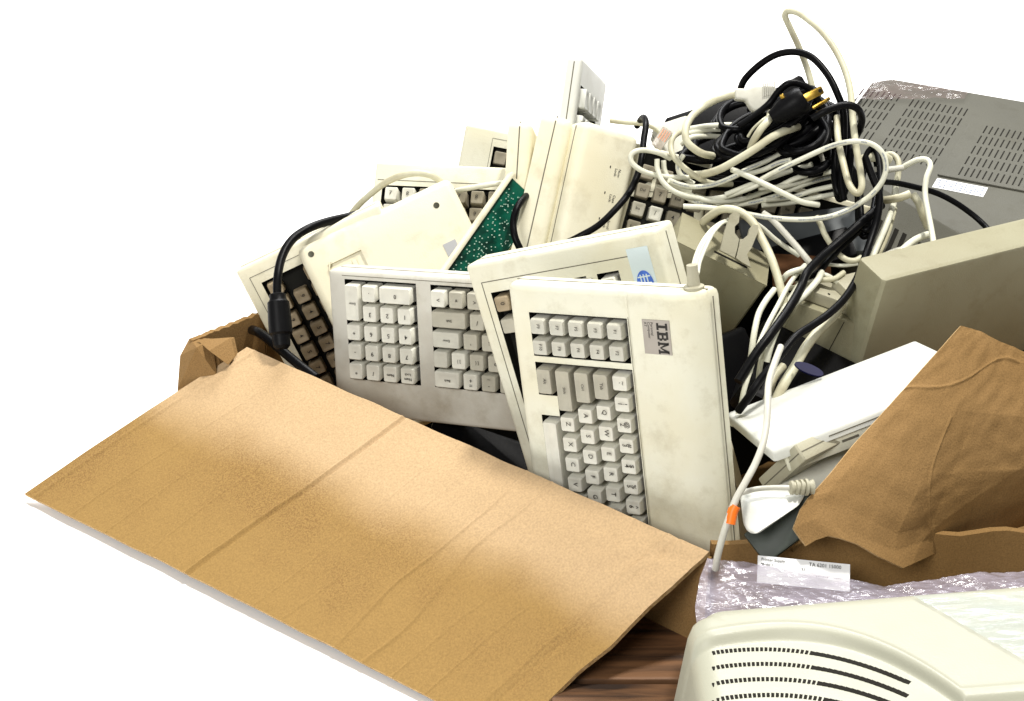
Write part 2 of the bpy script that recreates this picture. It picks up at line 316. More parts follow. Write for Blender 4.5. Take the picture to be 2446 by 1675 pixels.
def shell(mb, L, D, prof, wells, floor, r=0.006, ex=(), ey=(), h0=0.0, base=0):
    """case shell: rounded outer edges, a crosswise height profile and sunken key wells"""
    eps = [0, 0.12*r, 0.4*r, r]
    xs = set(eps) | {L-e for e in eps} | set(ex); ys = set(eps) | {D-e for e in eps} | set(ey)
    for a in wells: xs |= {a[0], a[1]}; ys |= {a[2], a[3]}
    xs = sorted(xs); ys = sorted(ys)
    def rnd(e): return 0 if e >= r else r - math.sqrt(max(0, r*r-(r-e)**2))
    def pt(x, y, z):
        cx = min(max(x, r), L-r); cy = min(max(y, r), D-r); dx, dy = x-cx, y-cy; q = max(abs(dx), abs(dy)); l = math.hypot(dx, dy)
        if l > 1e-9 and abs(dx) > 1e-9 and abs(dy) > 1e-9: x, y = cx+dx/l*q, cy+dy/l*q
        return (x, y, z)
    def top(x, y): return prof(y) - rnd(min(x, L-x, y, D-y))
    nx, ny = len(xs), len(ys); V = {}; vs = []; 
    def vid(i, j, lvl):
        k = (i, j, lvl)
        if k not in V:
            V[k] = len(vs); vs.append(pt(xs[i], ys[j], top(xs[i], ys[j]) if lvl == 0 else prof(ys[j])-floor))
        return V[k]
    def inw(i, j):
        if i < 0 or j < 0 or i >= nx-1 or j >= ny-1: return False
        cx, cy = (xs[i]+xs[i+1])/2, (ys[j]+ys[j+1])/2
        return any(a[0] < cx < a[1] and a[2] < cy < a[3] for a in wells)
    f0 = []; f1 = []
    for i in range(nx-1):
        for j in range(ny-1):
            h = inw(i, j); q = (vid(i, j, h), vid(i+1, j, h), vid(i+1, j+1, h), vid(i, j+1, h)); (f1 if h else f0).append(q)
            if h:
                for (di, dj, a, b) in ((-1, 0, (i, j), (i, j+1)), (1, 0, (i+1, j+1), (i+1, j)), (0, -1, (i+1, j), (i, j)), (0, 1, (i, j+1), (i+1, j+1))):
                    if not inw(i+di, j+dj): f1.append((vid(*a, 0), vid(*b, 0), vid(*b, 1), vid(*a, 1)))
    per = [(i, 0) for i in range(nx-1)] + [(nx-1, j) for j in range(ny-1)] + [(i, ny-1) for i in range(nx-1, 0, -1)] + [(0, j) for j in range(ny-1, 0, -1)]
    bot = []
    for (i, j) in per:
        x, y, z = pt(xs[i], ys[j], h0); bot.append(len(vs)); vs.append((x, y, h0))
    n = len(per)
    for k in range(n):
        k2 = (k+1) % n; f0.append((bot[k], bot[k2], vid(*per[k2], 0), vid(*per[k], 0)))
    f0.append(tuple(reversed(bot)))
    o = len(mb.v); mb.v += vs; mb.f += [tuple(o+i for i in f) for f in f0+f1]; mb.m += [base]*len(f0) + [base+1]*len(f1)
def keyboard(label, M, L, D, H, case, keys, wells, prof=None, group=None, floor=0.013, kh=0.0205, r=0.006, ey=(), name='keyboard', top=0.0126, lines=(), h0=0.0):
    t = thing(name, label, 'keyboard', M, group)
    mb = MB(); prof = prof or (lambda y: H)
    shell(mb, L, D, prof, wells, floor, r, ey=ey, h0=h0)
    # split line round the case and decorative grooves
    for (a, b, c, d_) in lines: mb.box(a, b, c, d_, prof((c+d_)/2)-0.001, prof((c+d_)/2)+0.00025, 2)
    e = 0.0003
    for (a, b, c, d_) in ((-e, L+e, -e, 0.0002), (-e, L+e, D-0.0002, D+e), (-e, 0.0002, 0.004, D-0.004), (L-0.0002, L+e, 0.004, D-0.004)):
        mb.box(a+0.006 if a < 0 and b > 0.1 else a, b-0.006 if b > L and a < 0.1 else b, c, d_, (H+h0)*.5-H*.06, (H+h0)*.5-H*.06+0.0012, 2)
    mb.build('case', [case, WELL, GROOVE], t)
    for (x, y, w_, d_, leg, mt) in keys:
        me = key_mesh(w_, d_, leg, mt, kh, top)
        inst('key', me, t, T(x, y, prof(y)-floor+0.0006))
    return t
# ================================================================== THE SETTING
gb = MB(); gb.add([(-12, -4, 0), (12, -4, 0), (12, 14, 0), (-12, 14, 0)], [(0, 1, 2, 3)])
struct(gb.build('white_ground', SHEETP))
# ------------------------------------------------------------------ cardboard box
RIM = 0.13
box = thing('cardboard_box', 'big brown open cardboard box crammed with old keyboards and cables', 'box', Matrix.Identity(4))
def coons(top, bot, left, right, nu, nv, disp=None, thick=0.004, hide=None):
    """thick sheet spanned between four edge curves (lists of points)"""
    def samp(P, t):
        P = [Vector(p) for p in P]; ls = [0]
        for a, b in zip(P, P[1:]): ls.append(ls[-1]+(b-a).length)
        s = t*ls[-1]
        for i in range(len(P)-1):
            if s <= ls[i+1] or i == len(P)-2:
                k = (s-ls[i])/max(1e-9, ls[i+1]-ls[i]); return P[i].lerp(P[i+1], k)
    G = []
    p00, p10, p01, p11 = Vector(top[0]), Vector(top[-1]), Vector(bot[0]), Vector(bot[-1])
    for j in range(nv+1):
        v = j/nv; row = []
        for i in range(nu+1):
            u = i/nu
            p = samp(top, u)*(1-v) + samp(bot, u)*v + samp(left, v)*(1-u) + samp(right, v)*u - (p00*(1-u)*(1-v)+p10*u*(1-v)+p01*(1-u)*v+p11*u*v)
            row.append(p)
        G.append(row)
    nrm = (G[0][-1]-G[0][0]).cross(G[-1][0]-G[0][0]).normalized()
    if nrm.dot(Vector(CW)-G[0][0]) < 0: nrm = -nrm
    mb = MB(); uv = []; vs = []
    for lay in (0, 1):
        for j in range(nv+1):
            for i in range(nu+1):
                u, v = i/nu, j/nv; d = disp(u, v) if disp else 0
                vs.append(G[j][i] + nrm*(d - lay*thick)); uv.append((u, v))
    n = (nu+1)*(nv+1); idx = lambda i, j, l=0: l*n + j*(nu+1)+i
    f = []; e = []
    for j in range(nv):
        for i in range(nu):
            f.append((idx(i, j), idx(i+1, j), idx(i+1, j+1), idx(i, j+1))); f.append((idx(i, j, 1), idx(i, j+1, 1), idx(i+1, j+1, 1), idx(i+1, j, 1)))
    for i in range(nu):
        e.append((idx(i, 0), idx(i, 0, 1), idx(i+1, 0, 1), idx(i+1, 0))); e.append((idx(i, nv), idx(i+1, nv), idx(i+1, nv, 1), idx(i, nv, 1)))
    for j in range(nv):
        e.append((idx(0, j), idx(0, j+1), idx(0, j+1, 1), idx(0, j, 1))); e.append((idx(nu, j), idx(nu, j, 1), idx(nu, j+1, 1), idx(nu, j+1)))
    mb.add(vs, f, 0); mb.f += e; mb.m += [1]*len(e); mb.uv = uv
    return mb
def g(x, c, w_): return math.exp(-((x-c)/w_)**2)
A_ = WZ(590, 829, RIM); B_ = WZ(1694, 1318, RIM); D_ = WZ(58, 1180, 0.009); C_ = WZ(1213, 1762, 0.007)
def bow(P, Q, k, n, amp=0.0, seed=0):
    out = []
    for i in range(n+1):
        t = i/n; p = Vector(P).lerp(Vector(Q), t); p.z += k*math.sin(math.pi*t)
        if amp and 0 < i < n: p += Vector((noise.noise((t*14, seed, 0)), noise.noise((t*14, seed, 5)), noise.noise((t*14, seed, 9))))*amp
        out.append(p)
    return out
def ldisp(u, v):
    d = 0.0016*g(u, 0.385+0.004*math.sin(v*5), 0.0024) - 0.0013*g(u, 0.391+0.004*math.sin(v*5), 0.003)
    d += 0.0013*g(u, 0.655+0.03*v+0.006*math.sin(v*7), 0.0024) + 0.0013*g(u, 0.70+0.045*v+0.008*math.sin(v*9+1), 0.0026)
    d += 0.0011*g(u, 0.93, 0.0035) - 0.001*g(u, 0.945, 0.004) + 0.0012*g(u, 0.022, 0.004) - 0.001*g(v, 0.035, 0.01)
    for c, a in ((0.12, .0008), (0.2, .0007), (0.29, .0006), (0.52, .0006), (0.58, .0006), (0.80, .0007), (0.86, .0009)): d += a*g(u, c+0.006*math.sin(v*4+c*9), 0.0016)*(0.4+0.6*v)
    d += 0.0008*noise.noise((u*3, v*2, 0.3)) + 0.0003*noise.noise((u*22, v*9, 1.3)) + 0.004*math.exp(-((u-.93)/.08)**2-((v-.08)/.12)**2)*noise.noise((u*40, v*18, 2)) + .0012*g(v+u*.9, 1.02, .006)*(u > .55)*(u < .9)
    return d
right_ = [B_] + [Vector(B_).lerp(C_, t) + Vector((noise.noise((t*9, 3, 0)), noise.noise((t*9, 4, 0)), 0))*0.004 for t in (0.04, 0.08, .14, .2, .3, .4, .5, .65, .8)] + [C_]
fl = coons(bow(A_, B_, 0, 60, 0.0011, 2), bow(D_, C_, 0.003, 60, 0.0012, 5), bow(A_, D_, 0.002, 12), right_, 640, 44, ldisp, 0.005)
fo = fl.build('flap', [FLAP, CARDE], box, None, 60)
fo['label'] = 'wide tan flap folded outwards, creased, yellower towards its outer edge'
# walls (plan polygon of the rim)
P0 = WZ(452, 809, RIM+0.004); P4 = Vector((-0.13, 1.93, RIM)); P5 = WZ(618, 744, RIM); P3 = Vector((0.80, 1.52, RIM)); P2 = Vector((0.72, 1.19, RIM)); BW = WZ(1700, 1300, RIM)
wall = MB()
def wallseg(P, Q, n, amp=0.0, top=lambda t: 0, th=0.006, seed=1):
    P, Q = Vector(P), Vector(Q); d = (Q-P); nr = Vector((d.y, -d.x, 0)).normalized(); vs = []; fs = []
    for i in range(n+1):
        t = i/n; p = P.lerp(Q, t); o = amp*noise.noise((t*9, seed, 0))
        for z, k in ((0.004, 0), (0.05, 0), (p.z+top(t), 0), (p.z+top(t), -1), (0.05, -1), (0.004, -1)):
            q = Vector((p.x, p.y, z)) + nr*(o*(z/0.13) + k*th); vs.append(q)
    for i in range(n):
        for k in range(5): fs.append((i*6+k, (i+1)*6+k, (i+1)*6+k+1, i*6+k+1))
    fs += [(0, 1, 2, 3, 4, 5), tuple(n*6+k for k in (5, 4, 3, 2, 1, 0))]
    wall.add(vs, fs, 0)
wallseg(A_ - Vector((0, 0, 0.008)), B_ - Vector((0, 0, 0.008)), 40, 0.003, th=0.005)
wallseg(BW, P2, 40, 0.012, lambda t: 0.004*noise.noise((t*20, 1, 1)) - 0.012*g(t, 0.12, .02), seed=3)
wallseg(P2, P3, 6); wallseg(P3, P4, 10)
wallseg(P4, P5, 10); wallseg(P5, P0, 30, 0.0008, lambda t: 0.002*noise.noise((t*15, 4, 1)), seed=6)
wall.build('wall', CARDD, box, None, 30)
fb = MB(); fb.add([(p[0], p[1], 0.006) for p in (A_, B_, P2, P3, P4, P5, P0)], [(0, 1, 2, 3, 4, 5, 6)]); fb.build('base', CARDD, box)
# crumpled corner by the flap
cb = MB(); DS = 0.913
Q = [W(452, 809, 1.868), W(430, 850, 1.862), W(424, 930, 1.858), W(421, 985, 1.856), W(520, 900, 1.84), W(505, 812, 1.85), W(560, 815, 1.86), W(470, 830, 1.835), W(548, 850, 1.848), W(600, 840, 1.86)]
cb.add(Q, [(0, 1, 7), (1, 2, 7), (2, 4, 7), (2, 3, 4), (0, 7, 5), (7, 4, 5)], 0)
cb.add([q + Vector((0.003, 0.006, -0.002)) for q in Q], [(0, 7, 1), (1, 7, 2), (2, 7, 4), (2, 4, 3), (0, 5, 7), (7, 5, 4)], 0)
QQ = [W(470, 812, 1.85), W(552, 806, 1.85), W(562, 850, 1.842), W(545, 872, 1.835), W(500, 838, 1.83)]
cb.add(QQ, [(0, 1, 4), (1, 2, 4), (2, 3, 4)], 0); cb.add([q + Vector((0.002, 0.006, -0.003)) for q in QQ], [(0, 4, 1), (1, 4, 2), (2, 4, 3)], 0)
DS = 1.0
co = cb.build('crumpled_corner', CARDD, box, None, 10)
DS = 0.935
# right flap, folded up over the keyboards, torn lower edge
def Wl(l): return [W(*p) for p in l]
Rt = Wl([(2296, 778, 1.50), (2340, 790, 1.50), (2380, 812, 1.50), (2420, 828, 1.50), (2490, 862, 1.50)])
Rl = Wl([(2296, 778, 1.50), (2200, 885, 1.49), (2100, 997, 1.478), (2040, 1062, 1.472), (1985, 1130, 1.462), (1930, 1192, 1.456), (1912, 1218, 1.455), (1896, 1262, 1.45), (1926, 1304, 1.447)])
Rb = Wl([(1926, 1304, 1.447), (1950, 1290, 1.445), (1980, 1280, 1.443), (2010, 1287, 1.442), (2050, 1300, 1.443), (2100, 1330, 1.447), (2158, 1357, 1.458), (2230, 1325, 1.49), (2330, 1290, 1.515), (2490, 1245, 1.54)])
Rr = Wl([(2490, 862, 1.50), (2490, 1000, 1.49), (2490, 1120, 1.50), (2490, 1245, 1.54)])
def rdisp(u, v):
    w_ = u*0.9+v*0.3
    d = 0.0014*noise.noise((u*3, v*3, 7)) + 0.0012*noise.noise((u*13, v*13, 2))
    d += 0.0014*g(v*1.0+0.35*u, 0.30+0.04*math.sin(u*9), 0.007)*(1 if u < 0.75 else 0.3)
    d += 0.0012*g(u-0.35*v, 0.22+0.03*math.sin(v*8), 0.007)*(v > .35) 
    sg = (.5*(u-.42)+.58*(v-1))/.766
    return d - .075*max(0, sg)
rf = coons(Rt, Rb, Rl, Rr, 210, 210, rdisp, 0.0045)
ro = rf.build('flap', [CARDD, CARDE], box, None, 60); ro['label'] = 'dark brown crumpled flap with torn lower corner, folded up over the keyboards'
DS = 1.0
# wooden pallet in front of the box
wd = thing('wooden_pallet', 'dark brown wooden pallet boards under the box corner and printer', 'pallet', Matrix.Translation((0.44, 0.95, 0)))
for k in range(5):
    b_ = MB(); y0 = -0.36+k*0.125; b_.box(-0.408, 0.55, y0, y0+0.120, 0.018, 0.034, b=0.002); b_.build('board', WOOD, wd)
for x in (-0.395, 0.05, 0.5):
    b_ = MB(); b_.box(x, x+0.05, -0.36, 0.26, 0.0005, 0.0175, b=0.001); b_.build('bearer', WOOD, wd)
# ================================================================== KEYBOARDS
# --- front keyboard standing on its right end
F1X, F2X, KY0, MS = 0.036, 0.055, 0.031, 0.0721
ky = lambda r: KY0 + U*r
M1 = fit([(F1X, ky(0), .05), (F1X, ky(4), .05), (F2X, ky(0), .05), (F2X, ky(4), .05), (MS+.5*U, ky(4), .05), (MS+2.75*U, ky(1), .05), (MS+6.25*U, ky(2), .05), (MS+6*U, ky(3), .05), (MS+5.5*U, ky(4), .05)],
         [(1285, 776), (1470, 791), (1289, 831), (1476, 844), (1480, 912), (1360, 1011), (1425, 1184), (1465, 1178), (1505, 1161)], 1.46, (.08, -.95, -.3), (0, .05, 1), 0.001)
k1 = []
for i, (a, b_) in enumerate((('F9', 'F10'), ('F7', 'F8'), ('F5', 'F6'), ('F3', 'F4'), ('F1', 'F2'))):
    k1 += [(F1X, ky(i), U, U, a, KEYF), (F2X, ky(i), U, U, b_, KEYF)]
def row(r, x0, items, mt):
    x = x0; out = []
    for it in items:
        leg, wu = (it if isinstance(it, tuple) else (it, 1)); m_ = mt
        if wu > 1 and leg != ' ': m_ = KEYG
        out.append((x+wu*U/2, ky(r), wu*U, U, leg, m_)); x += wu*U
    return out
k1 += row(4, MS, ['~|`', '!|1', '@|2', '#|3', '$|4', '%|5', '^|6', '&|7', '*|8', '(|9', ')|0'], KEYW)
k1 += row(3, MS, [('Tab', 1.5), 'Q', 'W', 'E', 'R', 'T', 'Y', 'U', 'I', 'O'], KEYW)
k1 += row(2, MS, [('Ctrl', 1.75), 'A', 'S', 'D', 'F', 'G', 'H', 'J', 'K'], KEYW)
k1 += row(1, MS, [('Shift', 2.25), 'Z', 'X', 'C', 'V', 'B', 'N', 'M', ','], KEYW)
k1 = [k for k in k1 if k[0] < .275]
k1 += [(MS+.75*U, ky(0), 1.5*U, U, 'Alt', KEYG), (MS+2.6*U+3.1*U, ky(0), 6.2*U, U, '', KEYW)]
hw = U/2+0.001
wells1 = [(F1X-hw, F2X+hw, ky(0)-hw, ky(4)+hw), (MS-.001, .285, ky(1)-hw, ky(4)+hw), (MS-.001, MS+1.5*U+.001, ky(0)-hw, ky(1)), (MS+2.55*U, .285, ky(0)-hw, ky(1))]
def prof1(y):
    z = 0.046
    if y > .119: z += 0.004*min(1, (y-.119)/.004)
    if y > .158:
        t = min(1, (y-.158)/.035); z -= 0.020*(1-math.sqrt(max(0, 1-t*t)))
    return z
D1 = 0.193
kb1 = keyboard('cream keyboard standing on end at the front, silver maker badge on its blank panel', M1, 0.30, D1, 0.046, CREAM, k1, wells1, prof1, None, floor=0.0165, kh=0.0235, r=0.007,
               ey=[.119, .123] + [.158+.035*k/10 for k in range(11)], h0=.024, lines=[(F1X-.012, .28, .1188, .1194)])
# badge with lettering, running along the keyboard
bd = MB(); bx0, bx1, by0, by1 = .0235, .0535, .1345, .1600; zb = prof1(.14)
bd.box(bx0, bx1, by0, by1, zb-0.0005, zb+0.0006, 0)
def slab(x0, y0, w_, h_): bd.box(x0, x0+w_, y0, y0+h_, zb+.0006, zb+.0009, 1)
def quad(a, b, c, d_): bd.add([(*p, zb+.0009) for p in (a, b, c, d_)], [(0, 1, 2, 3)], 1)
lx, ly, lh, st = bx0+.0025, by1-.0122, .0100, .0022
slab(lx, ly, .0060, .0018); slab(lx, ly+lh-.0018, .0060, .0018); slab(lx+.0019, ly+.0018, st, lh-.0036)
lx += .0072
slab(lx, ly, .0070, .0018); slab(lx, ly+lh-.0018, .0068, .0018); slab(lx+.001, ly+.0018, st, lh-.0036); slab(lx+.0033, ly+lh/2-.0008, .0035, .0016)
slab(lx+.0060, ly+.0018, .0020, lh/2-.0026); slab(lx+.0057, ly+lh/2+.0008, .0020, lh/2-.0026)
lx += .0090
slab(lx, ly, .0036, .0015); slab(lx+.0070, ly, .0036, .0015); slab(lx+.0007, ly+.0015, .0019, lh-.0015); slab(lx+.0080, ly+.0015, .0019, lh-.0015)
quad((lx, ly+lh), (lx+.0049, ly+.0018), (lx+.0057, ly+.0018), (lx+.0026, ly+lh)); quad((lx+.0049, ly+.0018), (lx+.0057, ly+.0018), (lx+.0106, ly+lh), (lx+.0080, ly+lh))
for s, yy in (('Personal', by0+.0088), ('Computer', by0+.0060), ('AT', by0+.0030)):
    v, f = text(s, 0.0034, 'LEFT'); bd.add(v, f, 1, T(bx0+.002, yy, zb+0.0007))
bd.build('badge', [BADGE, INK], kb1, None, 0)
bt = MB()
bt.lathe((0.006, .1765, .033), (-1, 0, 0), [(0, .0085), (.002, .0086), (.003, .0078), (.005, .0086), (.008, .0086), (.009, .0055), (.019, .0048), (.026, .0046)], 20)
bt.build('cable_boot', BEIGE2, kb1)
# --- second keyboard behind it, blue emblem on a pale label
M2 = fit([(0, 0, .034), (0, .198, .034), (0, .198, 0), (.19, 0, .034), (.05, .198, .034)], [(1111, 640), (1560, 556), (1612, 517), (1245, 1092), (1600, 680)], 1.505, (.27, -.92, -.3), (-.35, -.3, 1), .05)
k2 = []
for i in range(5): k2.append((.040, .030+i*U*1.02, U, U, ('0', '.', '1', '4', '7')[i], KEYB if i == 0 else KEYF))
for i in range(5): k2.append((.040+U*1.1, .030+i*U*1.02, U, U, '', KEYG))
k2 += [(.040, .142, U, U, 'Esc', KEYW), (.040, .120, U*1.2, U*.9, '', KEYW)]
kb2 = keyboard('cream keyboard on end behind the front one, blue emblem on its pale corner label', M2, 0.31, .198, .034, CREAM, k2,
               [(.029, .29, .019, .120), (.029, .052, .131, .153)], None, None, floor=0.011, kh=0.017, r=0.004, lines=[(.018, .0188, .012, .166), (.0188, .29, .012, .0128), (.0188, .29, .166, .1666)])
lb = MB(); lb.box(.012, .062, .1655, .1865, .0335, .0345, 0); 
th = [2*math.pi*i/28 for i in range(28)]
lb.add([(.045+.0125*math.cos(a), .176+.0080*math.sin(a), .0350) for a in th], [tuple(range(28))], 1)
for i, yy in enumerate((.1722, .1752, .1782)): lb.box(.036, .054, yy, yy+.0011, .0350, .0352, 0)
for i, xx in enumerate((.0375, .0435, .049)): lb.box(xx, xx+.0012, .170, .182, .0350, .0353, 0)
lb.build('label', [PALEB, BLUE], kb2, None, 0)
# --- grey number pad keyboard, upside down, at the left front
L3, D3 = 0.225, 0.149; UK = 0.0200
def p3(a, b_): return (L3-.0205-a*UK, .0100+b_*UK, .036)
M3 = fit([p3(1.5, 1.5), p3(3.5, 1.5), p3(.5, 4.5), p3(3.5, 4.5), p3(1.5, .5), p3(5.43, .5), p3(6.43, .5), (L3, 0, .03), (L3, D3, .03)],
         [(887, 747), (970, 753), (856, 882), (975, 894), (879, 696), (1044, 715), (1085, 718), (780, 645), (800, 991)], 1.65, (-1, .1, -.3), (.3, .4, 1), .02)
k3 = []
def a3(a, b_, wu, du, leg, mt): x, y, z = p3(a, b_); k3.append((x, y, wu*UK, du*UK, leg, mt))
a3(.5, 1, 1, 2, 'Enter', KEYW); a3(1.5, .5, 1, 1, '.', KEYW); a3(3, .5, 2, 1, '0', KEYW)
for r_, ls in ((1.5, ('3', '2', '1')),): [a3(1.5+i, r_, 1, 1, s, KEYW) for i, s in enumerate(ls)]
for r_, ls in ((2.5, ('+', '6', '5', '4')), (3.5, ('-', '9', '8', '7')), (4.5, ('*', '/', 'Num', 'Num|Lock'))): [a3(.5+i, r_, 1, 1, s, KEYW) for i, s in enumerate(ls)]
MX = 4.93
for i, s in enumerate(('>', 'v', '<', '^')): a3(MX+.5+i, .5, 1, 1, s, KEYW if i == 0 else KEYG)
a3(MX+1.05, 1.5, 2.1, 1, 'Shift', KEYG); [a3(MX+2.6+i, 1.5, 1, 1, s, KEYG) for i, s in enumerate('/.,m')]
a3(MX+.85, 2.5, 1.7, 1, 'Enter', KEYF); a3(MX+.5, 3.5, 1, 1.02, '', KEYF); [a3(MX+2.2+i, 2.5, 1, 1, s, KEYG) for i, s in enumerate("';l")]
[a3(MX+1.5+i, 3.5, 1, 1, s, KEYW if i == 0 else KEYG) for i, s in enumerate(('] }', '[ {', 'p', 'o'))]
a3(MX+.8, 4.5, 1.6, 1, 'Back', KEYW); [a3(MX+2.1+i, 4.5, 1, 1, s, KEYW if i == 0 else KEYG) for i, s in enumerate(('=|+', '-|_', '0', '9'))]
k3 = [k for k in k3 if k[0] > .012+k[2]/2]
xa = L3-.0205
kb3 = keyboard('grey beige keyboard upside down at the left front, white number pad keys showing', M3, L3, D3, .030, GREYC, k3,
               [(xa-4*UK-.0012, xa+.0012, .0086, .0100+5*UK+.0012), (.009, xa-MX*UK+.0012, .0086, .0100+5*UK+.0012)], None, None, floor=0.009, kh=0.0155, r=0.004, top=0.0132,
               lines=[(.02, xa+.004, .0048, .0054)])
# --- dark keyed cream keyboard at the far left
M4 = fit([(0, 0, .03), (0, .049, .03), (.074, 0, .03)], [(563, 650), (662, 602), (640, 798)], 1.745, (.45, -.85, -.25), (-.1, .1, 1), .3)
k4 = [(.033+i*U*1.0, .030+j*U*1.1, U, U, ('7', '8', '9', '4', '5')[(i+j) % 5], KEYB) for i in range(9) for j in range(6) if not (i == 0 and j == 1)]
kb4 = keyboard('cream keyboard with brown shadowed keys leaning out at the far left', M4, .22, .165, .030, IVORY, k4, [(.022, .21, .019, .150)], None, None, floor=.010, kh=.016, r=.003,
               lines=[(.012, .21, .010, .0106), (.012, .0126, .010, .15)])
# --- keyboard showing its underside
M5 = fit([(0, 0, .03), (0, .165, .03), (.09, 0, .03), (.055, .165, .03)], [(700, 592), (1047, 437), (790, 790), (1124, 535)], 1.735, (.45, -.82, -.42), (-.05, .15, 1), .3)
t5 = thing('keyboard', 'ivory keyboard turned over, its blank underside showing two screws and a folding foot', 'keyboard', M5)
mb = MB()
def prof5(y): return .032
shell(mb, .22, .175, prof5, [(.030, .095, .022, .060)], .0025, .008); mb.m = [0 for _ in mb.m]
mb.box(-.0003, .0002, .004, .161, .012, .0132, 1); mb.box(.006, .26, -.0003, .0002, .012, .0132, 1)
mb.build('case', [IVORY, GROOVE], t5)
mb = MB(); mb.box(.036, .085, .030, .035, .0290, .0332, b=.001); mb.box(.036, .085, .046, .051, .0290, .0332, b=.001); mb.box(.036, .043, .035, .046, .0290, .0330, b=.001)
mb.tube([(.028, .026, .033), (.034, .022, .0335), (.044, .0225, .0335), (.055, .025, .033)], .0010, 8); mb.build('folding_foot', IVORY, t5)
for (x, y) in ((.012, .012), (.022, .150)):
    mb = MB(); mb.lathe((x, y, .0318), (0, 0, 1), [(0, .0032), (.0006, .0032), (.0007, .0024)], 14); mb.build('screw', SCREW, t5)
mb = MB(); mb.box(.062, .084, .138, .152, .0318, .0325); mb.build('sticker', STICK, t5, None, 0)
# --- pale keyboard lying behind, number keys half hidden
M6 = fit([(0, .15, .03), (.15, .15, .03), (0, .10, .03)], [(899, 386), (1221, 400), (886, 492)], 1.88, (1, -.05, 0), (0, .2, 1))
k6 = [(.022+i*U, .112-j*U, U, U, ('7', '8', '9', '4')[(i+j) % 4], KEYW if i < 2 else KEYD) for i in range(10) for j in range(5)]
kb6 = keyboard('pale keyboard lying across behind the turned over one, thick blank upper band', M6, .36, .15, .030, CREAM, k6, [(.010, .35, .012, .124)], None, None, floor=.010, kh=.016, r=.003, lines=[(.004, .35, .1295, .1303)])
# --- blank keyboard corner behind that
M7 = fit([(0, .15, .03), (.054, .15, .03), (0, .105, .03)], [(1113, 296), (1225, 318), (1095, 390)], 1.95, (1, -.15, 0), (0, .2, 1))
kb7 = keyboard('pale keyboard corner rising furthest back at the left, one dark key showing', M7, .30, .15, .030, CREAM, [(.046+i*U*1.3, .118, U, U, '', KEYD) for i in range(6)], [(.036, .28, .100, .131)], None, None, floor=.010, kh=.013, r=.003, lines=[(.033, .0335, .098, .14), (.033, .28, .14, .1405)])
# --- bare circuit board of an opened keyboard
G0 = place((0, 0, .006), 1222, 424, 1.735, (-.55, -.83, .40), (.35, -.1, .93))
tg = thing('circuit_board', 'long green circuit board of an opened keyboard, in a thin cream tray', 'circuit board', G0)
mb = MB(); mb.box(-.004, .145, -.0045, 0, 0, .010, b=.001); mb.box(-.004, .145, 0, .043, 0, .0035); mb.build('tray', IVORY, tg)
mb = MB(); mb.box(0, .145, .0012, .042, .004, .0056); mb.build('board', PCB, tg, None, 0)
sold = mat('solder', (0.55, 0.75, 0.62), 0.35, 0.5, 0.1, metal=0.3); mb = MB()
for i in range(24):
    x = .012+i*.0052
    for j in range(7):
        if (i*7+j*3) % 5 < 3 and not (i % 6 == 5):
            y = .005+j*.0033; mb.cyl((x, y, .0056), (x, y, .0066), .0008, .0005, 6)
    if i % 4 == 1: mb.box(x-.0016, x+.0016, .034, .0346, .0056, .0059); mb.box(x-.0016, x+.0016, .040, .0406, .0056, .0059)
for i in range(60):
    x = random.uniform(.01, .14); y = random.uniform(.006, .040); mb.cyl((x, y, .0056), (x, y, .0063), .0007, .0005, 6)
mb.build('solder_points', sold, tg, None, 0)
# --- four keyboards on end in a fan
def endkb(label, px, py, d, X, Z, L, D, H, case, anchor=(0, 0, None), lines=(), keys=(), wells=(), name='keyboard', r=.006):
    a = (anchor[0], anchor[1], H if anchor[2] is None else anchor[2])
    return keyboard(label, place(a, px, py, d, X, Z), L, D, H, case, list(keys), list(wells), None, 'keyboards standing on end in a fan', floor=.010, kh=.016, r=r, lines=lines)
kw = [(.030+i*U, .025+j*U, U, U, '', KEYW) for i in range(9) for j in range(5)]
kd = [(.030+i*U, .025+j*U, U, U, '', KEYD) for i in range(10) for j in range(6)]
endkb('thin cream keyboard on end, leftmost of the fan, seen along its edge', 1274, 290, 1.745, (-.06, -1, .05), (.985, .05, .10), .28, .10, .026, IVORY, keys=(), wells=(), r=.009)
endkb('ivory keyboard on end, second of the fan, its plain side facing forward', 1372, 284, 1.735, (-.22, -.97, .06), (.97, -.21, .08), .26, .13, .034, IVORY, keys=(), r=.010)
M10 = place((0, 0, .03), 1397, 284, 1.72, (-.21, -.97, .05), (.42, -.1, .90))
t10 = keyboard('ivory keyboard on end, third and broadest of the fan, with small indicator marks', M10, .26, .070, .030, IVORY, [], [], None, 'keyboards standing on end in a fan', r=.010)
mb = MB()
for i, s in enumerate(('Num|Lock', 'Caps|Lock', 'Scroll|Lock')):
    x = .040+i*.0275
    mb.box(x-.0012, x+.0012, .040, .0412, .0298, .0303, 0)
    for q, l in enumerate(s.split('|')):
        v, f = text(l, .0042); mb.add(v, f, 0, T(x+.004, .052-q*.0042, .0304))
mb.build('indicator_marks', INK, t10, None, 0)
endkb('white keyboard on end poking highest above the fan, key tops in profile', 1392, 136, 1.86, (-.14, -.99, .05), (.90, -.12, .28), .20, .12, .017, WHITE, keys=[(.044+i*.030, .018+j*U, .027, U, '', WHITE) for i in range(4) for j in range(4)], wells=[(.03, .16, .008, .09)], r=.005,
      lines=())
